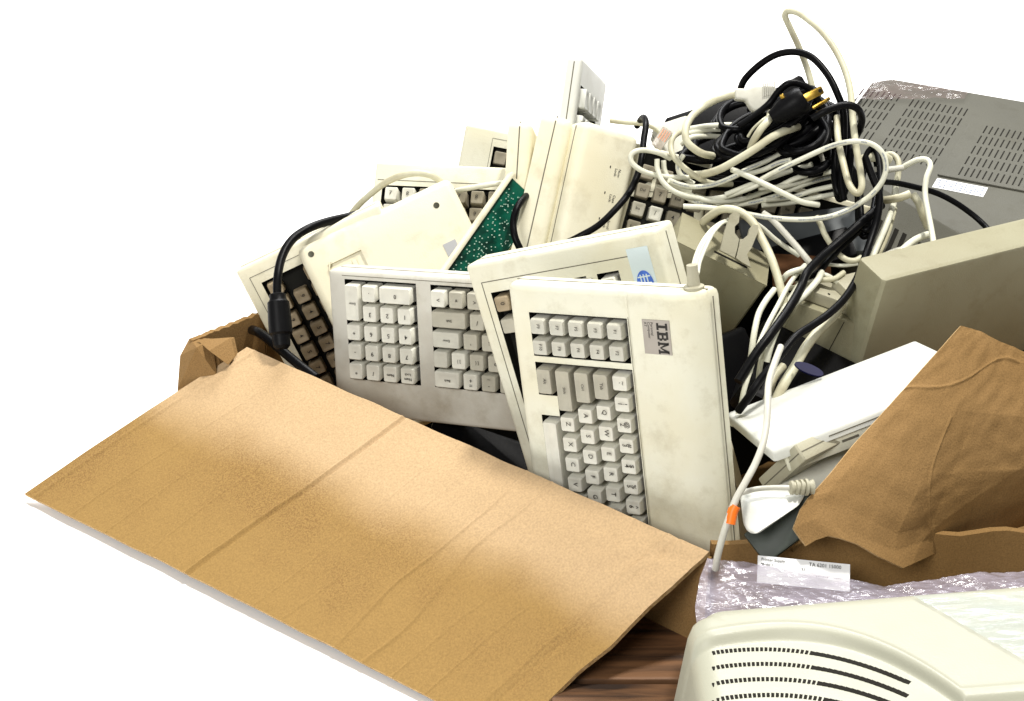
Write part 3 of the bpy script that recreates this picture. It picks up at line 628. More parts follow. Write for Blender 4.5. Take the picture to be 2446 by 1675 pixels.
# --- dark keyboard under the cable heap
M12 = fit([(.02, .03, .038), (.02+U, .03, .038), (.02, .03+U*1.05, .038), (.02+2*U, .03+U*1.05, .038)], [(1523, 506), (1569, 516), (1531, 449), (1619, 483)], 1.77, (.93, -.3, 0), (-.1, .3, .95))
k12 = [(.02+i*U, .03+j*U*1.05, U, U, ('Ins', 'Del', '/', '7', '4', 'End')[(i*2+j) % 6], KEYG if (i+j) == 0 else (KEYW if (i, j) == (1, 0) else KEYD)) for i in range(11) for j in range(-1, 3)]
kb12 = keyboard('keyboard with dingy grey keys lying under the heap of cables', M12, .26, .098, .032, IVORY, k12, [(.009, .25, .0025, .092)], None, None, floor=.010, kh=.017, r=.002)
# --- pale keyboard far behind the cables
M13 = place((0, .15, .028), 1560, 300, 1.86, (.93, .33, -.2), (-.05, .35, .93))
kb13 = keyboard('white keyboard end slanting up behind the cable heap', M13, .092, .15, .028, KEYF, [], [], None, None, r=.003, lines=[(.070, .0706, .01, .14), (.074, .0746, .01, .14)])
# ================================================================== CABINETS AND OTHER DEVICES
def weak(p0, d, p1, p2, L2, sgn=1):
    """pose of a face from one corner and two edge directions seen in the photograph; L2 = real length of edge 2; sgn<0: edge 2 recedes"""
    s = F/(d*DS); e1 = np.array([p1[0]-p0[0], p0[1]-p1[1]], float)/s; e2 = np.array([p2[0]-p0[0], p0[1]-p2[1]], float)/s
    b = sgn*math.sqrt(max(1e-8, L2*L2 - e2@e2)); a = -(e1@e2)/b
    x = np.array([*e1, a]); y = np.array([*e2, b]); L1 = np.linalg.norm(x); x /= L1; y /= np.linalg.norm(y); y -= x*(x@y); y /= np.linalg.norm(y)
    z = np.cross(x, y); R = RW@np.stack([x, y, z], 1); o = np.array(W(*p0, d))
    return mat_from(R[:, 0], R[:, 1], R[:, 2], o), L1
def tri(p0, d, p1, p2, p3):
    """box corner nearest the viewer with its three edges as seen; returns pose and edge lengths"""
    s = F/(d*DS); e = [np.array([p[0]-p0[0], p0[1]-p[1], 0.0])/s for p in (p1, p2, p3)]
    ab, ac, bc = -(e[0]@e[1]), -(e[0]@e[2]), -(e[1]@e[2])
    a = math.sqrt(abs(ab*ac/bc)); sg = -1
    e[0][2] = sg*a; e[1][2] = ab/(sg*a); e[2][2] = ac/(sg*a)
    Ls = [np.linalg.norm(v) for v in e]; x = e[0]/Ls[0]; y = e[1]/Ls[1]; y -= x*(x@y); y /= np.linalg.norm(y); z = np.cross(x, y)
    hs = 1 if z@e[2] > 0 else -1; Rm = RW@np.stack([x, y, z], 1); o = np.array(W(*p0, d))
    return mat_from(Rm[:, 0], Rm[:, 1], Rm[:, 2], o), Ls, hs
def rbox(L, D, H, r, z0=0):
    mb = MB(); mb.box(0, L, 0, D, z0, H, 0, None, r); return mb
# large beige case leaning at the right: local x along its long top edge, y back across its thickness, z up out of the top
Mc, L1 = weak((2111, 672), 1.555, (2440, 592), (2062, 608), .042, -1)
tc1 = thing('computer_case', 'big plain beige plastic case leaning at the right above the dark cardboard flap', 'computer case', Mc)
mb = MB(); mb.box(0, .30, 0, .040, -.19, 0, 0, None, .003); mb.build('cover', BEIGE, tc1)
mb = MB(); mb.box(.004, .30, .041, .070, -.18, -.045, 0, None, .002); mb.build('chassis', BEIGE2, tc1)
# narrow beige case to its left
Mc2 = place((0, 0, 0), 1905, 724, 1.60, (.93, -.32, -.15), (-.05, .93, .5))
tc2 = thing('drive_housing', 'narrow beige housing squeezed between the cable strands and the big beige case', 'drive housing', Mc2)
mb = MB(); mb.box(0, .078, 0, .035, -.125, 0, 0, None, .002); mb.box(.050, .0506, -.0004, .0002, -.1, -.002, 1); mb.build('cover', [BEIGE, VENT], tc2)
mb = MB(); mb.box(.003, .06, .012, .05, .0005, .012, 0, None, .001); mb.cyl((.03, .018, .012), (.03, .018, .0128), .0012, mi=1); mb.build('bracket', [BEIGE2, VENT], tc2)
# beige tray with slot, behind the front keyboards
Mt = place((0, 0, 0), 1685, 612, 1.635, (.90, -.43, -.12), (.22, .72, .62))
tt = thing('drive_bay', 'beige drive bay with dark slot and cable clip on top, right of the front keyboards', 'drive bay', Mt)
mb = MB(); mb.box(-.032, .068, 0, .052, -.13, 0, 0, None, .002); mb.box(.008, .045, .012, .0155, 0, .0006, 1)
mb.box(-.032, .068, .0005, .052, -.002, .0005, 0); mb.build('housing', [BEIGE, VENT], tt)
# clip: two upright prongs joined at the foot
mb = MB()
def ribbon(pts, wd_, th_, mi=0):
    mb.tube(pts, wd_, 8, mi, th_)
cl = MB()
def plate(px, d, th_, mbx, mi=0):
    """flat moulded plate with an outline, given its own thickness"""
    fr = [W(x, y, d) for x, y in px]; bk = [p + Vector((0, cP, -sP))*th_ for p in fr]; n = len(fr)
    mbx.add(fr+bk, [tuple(range(n)), tuple(range(2*n-1, n-1, -1))] + [(i, n+i, n+(i+1) % n, (i+1) % n) for i in range(n)], mi)
c3 = lambda x, y: (1500+x/3.181, 450+y/3.181)
plate([c3(*p) for p in ((700, 470), (735, 330), (780, 200), (815, 175), (850, 200), (842, 260), (812, 290), (812, 340), (845, 385), (838, 420), (812, 528))], 1.62, .008, cl)
plate([c3(*p) for p in ((822, 530), (846, 425), (850, 385), (880, 385), (915, 355), (925, 310), (955, 275), (990, 280), (985, 340), (940, 450), (905, 500), (935, 600), (880, 570))], 1.62, .008, cl)
o = cl.build('clip', BEIGE2, None, None, 20); o.parent = tt; o.matrix_parent_inverse = Mt.inverted()
# black monitor shell, spread through the middle of the box to darken its gaps
tb = thing('black_monitor', 'black monitor housing deep in the box, blue oval emblem by the beige case', 'monitor', Matrix.Identity(4))
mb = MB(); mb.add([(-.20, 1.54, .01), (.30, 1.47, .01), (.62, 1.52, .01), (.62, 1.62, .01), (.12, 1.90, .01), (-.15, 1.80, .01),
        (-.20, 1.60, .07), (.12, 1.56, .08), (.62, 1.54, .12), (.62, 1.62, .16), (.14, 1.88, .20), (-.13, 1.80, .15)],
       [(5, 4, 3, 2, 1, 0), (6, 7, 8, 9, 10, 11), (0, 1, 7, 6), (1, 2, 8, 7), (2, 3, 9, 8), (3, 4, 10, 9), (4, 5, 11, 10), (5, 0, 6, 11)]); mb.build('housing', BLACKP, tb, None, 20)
mb = MB(); MM = place((0, 0, 0), 1932, 882, 1.53, (.9, -.35, 0), (0, .5, .85)); 
mb.add([MM@Vector((.014*math.cos(a), .005*math.sin(a), .001)) for a in th], [tuple(range(28))], 0); mb.add([MM@Vector((.014*math.cos(a), .005*math.sin(a), -.001)) for a in th], [tuple(range(27, -1, -1))], 0)
mb.build('emblem', DBLUE, tb, None, 0)
# black junk parts glinting in the gaps, some added to keep gaps dark
def black_block(label, px, py, d, X, Z, dims, m=BLACKP, name='power_adapter', cat='power adapter', r=.003):
    o = rbox(*dims, r).build(name, m, None, place((dims[0]/2, dims[1]/2, dims[2]), px, py, d, X, Z)); return tag(o, label, cat)
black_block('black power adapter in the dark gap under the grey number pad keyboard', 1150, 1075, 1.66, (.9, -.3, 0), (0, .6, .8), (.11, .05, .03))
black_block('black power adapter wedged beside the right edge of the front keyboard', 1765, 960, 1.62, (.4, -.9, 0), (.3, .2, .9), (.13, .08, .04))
black_block('black block added to darken the gap between the fan keyboards', 1375, 470, 1.83, (-.2, -.97, .1), (.2, 0, .98), (.09, .07, .03))  # added block, stands in for the shade behind the fan
black_block('flat black drive behind the blue emblem, below the big beige case', 1980, 930, 1.58, (.9, -.45, 0), (0, .7, .7), (.16, .10, .03), name='optical_drive', cat='drive')
black_block('grey metal plate lying under the cable heap in the middle', 1925, 560, 1.74, (.95, .12, 0), (0, .55, .8), (.13, .06, .01), mat('dim_metal', (.10,.11,.115), .6, .3, .1, 30), 'metal_plate', 'plate', .001)
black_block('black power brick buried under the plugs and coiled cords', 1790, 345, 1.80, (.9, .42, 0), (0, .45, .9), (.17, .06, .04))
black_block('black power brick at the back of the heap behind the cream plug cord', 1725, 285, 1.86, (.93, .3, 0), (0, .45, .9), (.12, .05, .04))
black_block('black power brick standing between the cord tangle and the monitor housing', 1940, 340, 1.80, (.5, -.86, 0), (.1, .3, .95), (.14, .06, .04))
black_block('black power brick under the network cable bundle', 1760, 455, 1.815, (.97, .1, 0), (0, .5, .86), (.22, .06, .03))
black_block('black slotted bracket below the metal plate', 1900, 610, 1.71, (.93, .25, 0), (0, .5, .85), (.12, .035, .012), BLACKP, 'metal_bracket', 'bracket', .001)
o = black_block('brown cardboard divider just visible between the cable strands', 1915, 648, 1.69, (.95, -.05, 0), (0, .5, .85), (.060, .040, .004), mat('dark_brown_board', (.10, .045, .02), .8, .1, .1, 30), 'cardboard_divider', 'divider', .001)
# slatted vent cover at the right, under the case
Mv = place((0, 0, 0), 2100, 500, 1.80, (.86, -.5, 0), (.1, .55, .83))
tv = thing('slatted_cover', 'beige slatted ventilation cover behind the big beige case', 'ventilation cover', Mv)
mb = MB(); mb.box(-.045, .13, -.085, .03, -.02, 0, 0, None, .003); mb.build('cover', TAUPE, tv)
mb = MB()
for i in range(13): mb.box(-.035+i*.0098, -.0302+i*.0098, -.075, -.012, -.0005, .0006)
mb.build('slots', VENT, tv, None, 0); sl = tv.children[-1]
# grey-brown monitor housing with vents, top right
Mm = fit([(0, 0, 0), (.12, 0, 0), (0, .16, 0)], [(2188, 549-129), (2440, 467), (2392, 250)], 1.98, (.95, -.2, -.1), (-.1, .6, .8), 0.05)
Mm, _ = weak((2238, 421), 1.93, (2438, 472), (2330, 318), .10, -1)
tm = thing('monitor_housing', 'large grey brown monitor housing with rows of vent slots at the upper right', 'monitor', Mm)
mb = MB(); mb.box(-.150, .30, -.13, .262, -.14, 0, 0, None, .02); mb.build('shell', TAUPE, tm, None, 50)
mb = MB(); mb.box(.0, .30, .0, .150, -.001, .0028, 0, None, .0018); mb.build('raised_panel', TAUPE, tm)
def vents(x0, y0, rows, n, dz, nm='vent_slots'):
    mb = MB()
    for r_ in range(rows):
        for i in range(n):
            x = x0+i*.0068; y = y0+r_*.030; mb.box(x, x+.0015, y, y+.0215, dz-.001, dz+.0004)
    mb.build(nm, VENT, tm, None, 0)
vents(.022, .008, 5, 30, .0028); vents(-.080, .022, 6, 11, 0); vents(-.146, .060, 5, 8, 0)
mb = MB(); mb.box(.002, .060, -.030, -.006, 0, .0008, 0)
for i in range(14):
    for j in range(4):
        if (i*5+j*3) % 4: mb.box(.005+i*.0038, .0076+i*.0038, -.027+j*.005, -.0245+j*.005, .0008, .0010, 1)
mb.build('sticker', [PAPER, PRINT], tm, None, 0)
def fdisp(u, v): return 0.004*noise.noise((u*6, v*5, 3)) + 0.0015*noise.noise((u*16, v*9, 6))
fm = coons([Mm@Vector((-.150+.026*i, .258, .006)) for i in range(6)], [Mm@Vector((-.150+.026*i, .150+.012*i, .006)) for i in range(6)], [Mm@Vector((-.150, .258-.027*i, .006)) for i in range(5)], [Mm@Vector((-.020, .258-.012*i, .006)) for i in range(5)], 60, 40, fdisp, .0004)
fm.m = [0]*len(fm.m)
tag(fm.build('plastic_wrap', FILM2, None, None, 60), 'clear crumpled plastic wrap stretched over the grey monitor corner', 'plastic wrap')
DS = 0.935
# --- white keyboards at the right front
M, l_ = weak((1842, 1078), 1.485, (2166, 955), (1786, 1002), .15, -1)
tw = thing('keyboard', 'bright white keyboard lying edgewise at the right, running under the torn flap', 'keyboard', M)
mb = MB(); shell(mb, .19, .15, lambda y: 0, [], 0, .004, h0=-.010); mb.m = [0]*len(mb.m); mb.box(.05, .185, -.0003, .0002, -.0065, -.0055, 1); mb.build('case', [WHITE, GROOVE], tw)
mb = MB(); mb.box(.010, .185, .003, .145, -.024, -.0105, 0, None, .0015)
for q in range(3): mb.box(.06+q*.035, .075+q*.035, .0025, .0031, -.0165, -.0145, 1)
mb.build('lower_shell', [CREAM, GROOVE], tw)
mb = MB(); mb.box(.045, .065, .150, .158, -.018, -.006, 0, None, .002); mb.build('foot', WHITE, tw)
M, Ls, hs = tri((1898, 1062), 1.478, (2116, 973), (1834, 1158), (1920, 1098))
tw2 = thing('keyboard', 'cream grey keyboard below the bright white one, its long side and square end showing', 'keyboard', M)
zz = (0, .016) if hs > 0 else (-.016, 0)
mb = MB(); mb.box(0, .17, 0, Ls[1], zz[0], zz[1], 0, None, .0015); mb.box(-.0003, .0002, .002, Ls[1], zz[0]+.0075, zz[0]+.0085, 1); mb.box(.002, .168, -.0003, .0002, zz[0]+.0075, zz[0]+.0085, 1); mb.build('case', [BEIGE2, GROOVE], tw2)
M = place((0, .066, 0), 1838, 1150, 1.52, (.86, .48, -.25), (-.12, .62, .75))
tw3 = thing('keyboard', 'lowest pale grey keyboard at the right, partly under the torn flap', 'keyboard', M)
mb = MB(); shell(mb, .12, .066, lambda y: 0, [], 0, .010, h0=-.025); mb.m = [0]*len(mb.m); mb.build('case', KEYW, tw3)
# white mouse-like wedge
def hull(px_front, d_front, px_back, d_back, mbx):
    a = [W(x, y, d_front) for x, y in px_front]; b = [W(x, y, d_back) for x, y in px_back]; n = len(a)
    mbx.add(a+b, [tuple(reversed(range(n))), tuple(range(n, 2*n))] + [(i, (i+1) % n, n+(i+1) % n, n+i) for i in range(n)])
mb = MB()
import bmesh
def soft(name, pts_faces, m, parent, bev=.004, M=None):
    vs, fs = pts_faces; me = bpy.data.meshes.new(name); bm = bmesh.new(); vv = [bm.verts.new(v) for v in vs]
    for f in fs: bm.faces.new([vv[i] for i in f])
    bmesh.ops.recalc_face_normals(bm, faces=bm.faces)
    bmesh.ops.bevel(bm, geom=list(bm.edges)+list(bm.verts), offset=bev, segments=3, affect='EDGES', profile=0.5)
    bm.to_mesh(me); bm.free(); me.materials.append(m); me.polygons.foreach_set('use_smooth', [True]*len(me.polygons)); me.set_sharp_from_angle(angle=math.radians(50))
    return inst(name, me, parent, M)
fr = [(1768, 1190, 1.455), (1930, 1182, 1.462), (1912, 1208, 1.447), (1806, 1284, 1.430), (1778, 1270, 1.436)]
vs = [W(*p) for p in fr]; vs += [v + Vector((.004, .035, -.012)) for v in vs]; n = 5
fs = [(0, 1, 2, 3, 4), (9, 8, 7, 6, 5)] + [(i, n+i, n+(i+1) % n, (i+1) % n) for i in range(n)]
tag(soft('mouse', (vs, fs), WHITE, None, .005), 'white angular mouse body sitting at the box corner beside the orange tape', 'mouse')
black_block('dark grey calculator like keypad edge under the white mouse body', 1885, 1250, 1.462, (.8, .6, 0), (.3, .5, .8), (.07, .03, .012), mat('dim_plastic', (.03, .04, .03)), 'keypad', 'keypad', .001)
DS = 1.0
# ================================================================== CABLES
def path(pts, sub=8):
    P = [W(*p) for p in pts]; P = [P[0]*2-P[1]] + P + [P[-1]*2-P[-2]]; out = []
    for i in range(1, len(P)-2):
        for k in range(sub):
            t = k/sub; a, b, c, d = P[i-1], P[i], P[i+1], P[i+2]
            out.append(0.5*((2*b)+(c-a)*t+(2*a-5*b+4*c-d)*t*t+(3*b-a-3*c+d)*t**3))
    out.append(P[-2]); return out
def cable(label, pts, wpx, m, name='cable', group=None, conv=None, cat='cable', flat=1.0, parent=None, stripe=0):
    """wpx: width in photograph pixels at the mean distance -> real radius"""
    if conv: pts = [(*conv(p[0], p[1]), p[2]) for p in pts]
    dm = DS*sum(p[2] for p in pts)/len(pts); r = wpx/2*dm/F
    P = path(pts); mb = MB(); mb.tube(P, r, 12, 0, flat)
    mats = [m]
    if stripe:
        mats = [m, PRINT]
        for k in range(2, len(P)-2):
            if noise.noise((k*0.09, len(label), 0)) > 0.0:
                t = (P[k+1]-P[k]).normalized(); toc = (Vector(CW)-P[k]).normalized(); s_ = t.cross(toc).normalized(); up = s_.cross(t).normalized()
                L_ = (P[k+1]-P[k]).length
                for q in range(3):
                    c = P[k] + t*L_*q/3 + up*(r*1.01); w_ = r*random.uniform(.14, .34); l2 = L_*.2
                    mb.add([c-s_*w_, c+s_*w_, c+s_*w_+t*l2, c-s_*w_+t*l2], [(0, 1, 2, 3)], 1)
    o = mb.build(name, mats, parent, None, 50)
    if parent is None: tag(o, label, cat, group)
    return o
E = lambda x, y: (1450+x/3.181, y/3.181)
G6 = lambda x, y: (1750+x/4.546, 450+y/4.546)
C3 = lambda x, y: (1500+x/3.181, 450+y/3.181)
C4 = lambda x, y: (1650+x/2.791, 850+y/2.791)
A1 = lambda x, y: (500+x/3.181, 300+y/3.181)
A2 = lambda x, y: (1050+x/3.181, 100+y/3.181)
cable('thick cream cable making the tallest loop above the heap, its lower end a hanging bend', [(1560, 665, 1.76), (1520, 520, 1.76), (1450, 340, 1.75), (1380, 190, 1.74), (1352, 120, 1.735), (1380, 85, 1.73), (1450, 98, 1.72), (1540, 160, 1.71), (1640, 250, 1.70), (1740, 390, 1.69), (1810, 540, 1.68), (1850, 700, 1.67), (1868, 900, 1.66), (1890, 1100, 1.65), (1925, 1300, 1.645), (1935, 1420, 1.64), (1900, 1470, 1.64), (1840, 1400, 1.645), (1790, 1220, 1.66), (1755, 1050, 1.67), (1748, 890, 1.69)], 16, CABC, conv=E)
cable('thick black power cord arching high over the plugs', [(1005, 700, 1.76), (1050, 600, 1.75), (1170, 485, 1.74), (1300, 412, 1.73), (1440, 396, 1.72), (1560, 440, 1.71), (1670, 560, 1.70), (1745, 700, 1.69), (1795, 850, 1.685), (1800, 1050, 1.68), (1790, 1200, 1.675), (1780, 1380, 1.67), (1800, 1520, 1.665)], 17, BLACK, 'power_cable', conv=E)
cable('black power cord in a small arch just above the brass prongs', [(1000, 960, 1.68), (1120, 880, 1.68), (1230, 790, 1.68), (1300, 700, 1.675), (1370, 640, 1.67), (1440, 630, 1.67), (1520, 665, 1.67), (1580, 730, 1.672), (1640, 820, 1.675)], 17, BLACK, 'power_cable', conv=E)
cable('black cord hooking round the tall cream loop at its right', [(1560, 900, 1.645), (1650, 850, 1.64), (1740, 815, 1.64), (1830, 800, 1.64), (1900, 825, 1.642), (1935, 890, 1.65), (1925, 970, 1.66), (1890, 1040, 1.68)], 18, BLACK, 'power_cable', conv=E)
# coiled black cords
def coil(label, cx, cy, rx, ry, rot, d, turns, jit, wpx, m, name, conv, seed, group=None, stripe=0, dspan=.05, a0=0):
    rnd = random.Random(seed); pts = []; n = int(turns*14)
    for i in range(n+1):
        a = a0+2*math.pi*i/14; k = 1+jit*math.sin(a*0.37+seed)+rnd.uniform(-jit, jit)*.35
        x = rx*k*math.cos(a); y = ry*(1+jit*math.cos(a*.23+seed*2))*math.sin(a)
        pts.append((cx + x*math.cos(rot)-y*math.sin(rot), cy + x*math.sin(rot)+y*math.cos(rot) + jit*60*math.sin(i*.21+seed), d - dspan*math.sin(a)*.5 + .012*math.sin(i*.33+seed)))
    return cable(label, pts, wpx, m, name, group, conv, stripe=stripe)
coil('black power cord coiled in a tangle below the brass plugs', 1150, 1010, 330, 130, -.42, 1.705, 4.3, .14, 16, BLACK, 'power_cable', E, 3)
coil('black power cord filling the middle of the dark tangle', 1380, 930, 260, 150, -.4, 1.725, 4.5, .22, 19, BLACK, 'power_cable', E, 31)
coil('black power cord at the back of the dark tangle', 1620, 1000, 170, 190, -.2, 1.74, 4.5, .22, 20, BLACK, 'power_cable', E, 37)
coil('black power cord under the front of the dark tangle', 900, 1080, 300, 110, -.3, 1.745, 4.3, .2, 19, BLACK, 'power_cable', E, 41)
coil('black power cord crossing the top of the dark tangle', 1300, 880, 300, 90, -.55, 1.705, 3.5, .2, 17, BLACK, 'power_cable', E, 51)
coil('black power cord at the lower right of the dark tangle', 1560, 1180, 180, 130, -.2, 1.715, 3.5, .2, 18, BLACK, 'power_cable', E, 57)
coil('black power cord spread flat beneath the network cable', 1200, 1240, 520, 150, -.15, 1.775, 4.5, .15, 22, BLACK, 'power_cable', E, 61)
coil('black power cord heaped against the tall cream loop', 1480, 1010, 190, 150, -.5, 1.70, 4.0, .2, 17, BLACK, 'power_cable', E, 8)
coil('black power cord coiled at the bottom of the dark tangle', 1250, 1140, 420, 75, -.33, 1.725, 3.4, .12, 16, BLACK, 'power_cable', E, 11)
coil('black power cord bunched behind the white plug', 1010, 880, 170, 90, -.35, 1.745, 3.2, .2, 17, BLACK, 'power_cable', E, 15)
coil('black cord twisted upright inside the cream hanging bend', 1790, 1150, 60, 330, .05, 1.70, 3.0, .12, 16, BLACK, 'power_cable', E, 21)
coil('black cord bundle hanging down the right of the heap', 1990, 1450, 70, 300, .1, 1.69, 2.5, .15, 16, BLACK, 'power_cable', E, 25)
# plug with brass prongs
tp = thing('power_plug', 'black power plug with brass prongs pointing up right', 'plug', Matrix.Identity(4))
mb = MB(); a = W(*E(1330, 850), 1.66); b = W(*E(1500, 745), 1.655); mb.lathe(a, b-a, [(-.012, .007), (0, .011), (.012, .0135), ((b-a).length*.85, .014), ((b-a).length, .012)], 16); mb.build('body', BLACKP, tp)
def prong(p0, p1, d, w_, th_, hole=True):
    mb = MB(); a = W(*E(*p0), d); b = W(*E(*p1), d-.004); x = (b-a); L_ = x.length; x.normalize(); zc = (Vector(CW)-a).normalized(); y = zc.cross(x).normalized(); z = x.cross(y)
    Mx = mat_from(x, y, z, a); mb.box(0, L_, -w_/2, w_/2, -th_/2, th_/2, 0, Mx, th_*.3)
    if hole: mb.cyl(Mx@Vector((L_*.86, 0, th_*.5)), Mx@Vector((L_*.86, 0, th_*.5+.0003)), w_*.22, mi=1)
    mb.build('prong', [GOLD, VENT], tp)
prong((1490, 755), (1640, 680), 1.650, .0085, .004); prong((1560, 825), (1695, 745), 1.650, .0036, .003); prong((1320, 740), (1345, 728), 1.655, .005, .002, False)
# cream appliance plug
ti = thing('power_cable', 'cream power cord whose bell shaped white plug rests on the black tangle', 'cable', Matrix.Identity(4))
mb = MB(); 
plate([E(*p) for p in ((975, 668), (1060, 672), (1130, 645), (1290, 658), (1275, 720), (1180, 830), (1120, 850), (1085, 810), (1060, 760), (975, 752))], 1.69, .016, mb)
vsx = [Vector(v) for v in mb.v]; ob = soft('plug', (vsx, [tuple(f) for f in mb.f]), KEYW, ti, .0025)
mb = MB()
for i in range(7): mb.box(0, .0012, 0, .013, 0, .0008, 0, place((0, 0, 0), *E(1185+i*14, 735-i*3), 1.6895, (1, 0, 0), (0, 0, 1)))
mb.build('grip_ridges', CABG, ti)
o = cable('', [(1010, 715, 1.695), (920, 728, 1.70), (820, 762, 1.70), (720, 820, 1.70), (640, 890, 1.69), (597, 980, 1.68), (605, 1070, 1.675), (660, 1130, 1.675), (730, 1170, 1.68), (800, 1185, 1.70)], 18, CABC, 'cord', conv=E, parent=ti)
cable('cream cable lying diagonally across the black tangle', [(640, 1330, 1.70), (730, 1325, 1.69), (850, 1290, 1.675), (990, 1215, 1.665), (1120, 1135, 1.66), (1240, 1050, 1.66), (1340, 1000, 1.665), (1450, 965, 1.69)], 19, CABC, conv=E)
cable('short cream cable crossing upwards through the black tangle', [(1090, 1130, 1.675), (1120, 1060, 1.665), (1170, 980, 1.66), (1230, 910, 1.665), (1240, 860, 1.69)], 18, CABC, conv=E)
cable('thin cream wire beside the short crossing cable', [(1070, 1040, 1.68), (1110, 980, 1.675), (1180, 915, 1.67), (1230, 880, 1.68)], 7, CABC, 'wire', conv=E)
# network cable bundle
cable('white network cable bending in a leftmost hairpin beside the indicator keyboard', [(480, 1205, 1.70), (400, 1165, 1.69), (300, 1143, 1.685), (220, 1150, 1.68), (180, 1190, 1.68), (195, 1245, 1.68), (270, 1300, 1.68), (380, 1335, 1.685), (500, 1348, 1.69), (620, 1350, 1.70)], 13, CABW, conv=E)
cable('cream cable curling down the left side of the heap', [(560, 1000, 1.715), (505, 1040, 1.70), (485, 1110, 1.695), (505, 1190, 1.69), (580, 1270, 1.69), (690, 1350, 1.69), (800, 1395, 1.70), (950, 1400, 1.71)], 14, CABC, conv=E)
BUN = [[(380, 1210), (385, 1290), (430, 1390), (540, 1470), (700, 1510), (880, 1500), (1090, 1430), (1190, 1380)],
       [(470, 1370), (560, 1405), (680, 1420), (820, 1400), (960, 1345), (1060, 1290), (1220, 1220), (1370, 1135)],
       [(1050, 1330), (1190, 1290), (1300, 1240), (1400, 1215)],
       [(500, 1430), (620, 1480), (800, 1530), (1000, 1520), (1160, 1470), (1300, 1420), (1450, 1350), (1700, 1290)],
       [(560, 1480), (700, 1540), (900, 1560), (1100, 1540), (1280, 1490), (1450, 1420), (1600, 1370), (1720, 1340)],
       [(1150, 1430), (1330, 1420), (1480, 1380), (1600, 1330), (1720, 1300)],
       [(1200, 1520), (1400, 1500), (1560, 1450), (1740, 1410)], [(1180, 1560), (1400, 1540), (1600, 1500), (1760, 1470)],
       [(580, 1180), (540, 1250), (560, 1330), (660, 1400)], [(620, 980), (760, 958), (900, 950), (1010, 952)], [(600, 1020), (740, 990), (900, 985), (980, 1000)], [(560, 1100), (640, 1045), (760, 1035), (860, 1040)],
       [(430, 1220), (440, 1300), (500, 1400), (640, 1450)], [(900, 1480), (1100, 1400), (1250, 1350), (1420, 1290), (1560, 1250)]]
BL = ['lowest left sweep', 'printed sweep ending in a cut tip', 'short straight stub', 'long flat sweep', 'underside sweep', 'upper right run', 'middle right run', 'lower right run', 'small left curve', 'top back run', 'second back run', 'third back run', 'inner left curve', 'short central run']
for i, (pp, s) in enumerate(zip(BUN, BL)):
    d = [1.685, 1.682, 1.672, 1.695, 1.70, 1.69, 1.695, 1.70, 1.70, 1.735, 1.74, 1.735, 1.70, 1.685][i]
    cable('white network cable of the coiled bundle, ' + s, [(x, y, d+.008*math.sin(x*.01+i)) for x, y in pp], 12.5, CABW, conv=E, group='runs of the coiled white network cable', stripe=(i in (1, 2, 4, 6, 8)))
cable('white network cable in one wide open loop over the right of the heap', [(1170, 1365, 1.675), (1330, 1280, 1.665), (1500, 1200, 1.655), (1680, 1120, 1.645), (1800, 1085, 1.635), (1900, 1075, 1.63), (2010, 1095, 1.63), (2090, 1160, 1.63), (2120, 1260, 1.632), (2095, 1370, 1.635), (2020, 1470, 1.64), (1920, 1545, 1.645), (1800, 1610, 1.648), (1650, 1655, 1.65), (1450, 1670, 1.655), (1200, 1650, 1.66), (980, 1610, 1.665), (780, 1580, 1.67), (580, 1568, 1.675)], 13, CABW, conv=E, stripe=1)
cable('white cable crossing down right over the network bundle', [(950, 1290, 1.68), (1050, 1330, 1.668), (1200, 1400, 1.66), (1350, 1475, 1.658), (1480, 1535, 1.66), (1610, 1558, 1.665)], 14, CABW, conv=E)
cable('short grey cable bent behind the black cords', [(1560, 1090, 1.70), (1620, 1170, 1.695), (1640, 1250, 1.695), (1600, 1310, 1.70)], 12, CABG, conv=E)
# clear connector
tr = thing('network_plug', 'clear plastic network plug with copper contacts at the left of the heap', 'plug', Matrix.Identity(4))
Mr = place((0, 0, 0), *A2(1690, 735), 1.70, (.55, .83, .1), (0, .1, 1))
mb = MB(); mb.box(-.011, .011, -.006, .006, -.004, .004, 0, Mr, .001); mb.build('body', CLEAR, tr)
mb = MB(); [mb.box(-.002, .009, -.0045+i*.0025, -.0035+i*.0025, .0042, .0047, 0, Mr) for i in range(4)]; mb.build('contacts', COPPER, tr)
cable('cream cable showing between the fan of keyboards and the black cord', [(1300, 600, 1.80), (1400, 612, 1.79), (1530, 622, 1.785), (1640, 660, 1.78), (1700, 720, 1.775)], 12, CABC, conv=A2)
cable('black cord hanging over the broadest fan keyboard', [(1500, 640, 1.80), (1545, 575, 1.77), (1568, 620, 1.74), (1552, 740, 1.725), (1535, 880, 1.712), (1500, 1020, 1.705), (1430, 1160, 1.695), (1320, 1290, 1.685), (1200, 1400, 1.68), (1060, 1480, 1.68), (960, 1530, 1.69)], 16, BLACK, 'power_cable', conv=A2)
cable('black cord looping between the first two fan keyboards', [(720, 1120, 1.77), (650, 1180, 1.73), (590, 1260, 1.715), (560, 1370, 1.71), (572, 1480, 1.705), (610, 1570, 1.705), (640, 1640, 1.71)], 17, BLACK, 'power_cable', conv=A2)
cable('cream cable arching over the keyboards at the upper left', [(1060, 700, 1.80), (1120, 620, 1.79), (1220, 525, 1.775), (1330, 440, 1.76), (1450, 385, 1.75), (1570, 362, 1.745), (1680, 378, 1.745), (1760, 430, 1.75), (1800, 500, 1.765)], 16, CABC, conv=A1)
cable('cream cable running along the far keyboard towards the green board', [(1790, 520, 1.79), (1900, 492, 1.78), (2020, 468, 1.77), (2130, 450, 1.765), (2250, 432, 1.77)], 13, CABW, conv=A1)
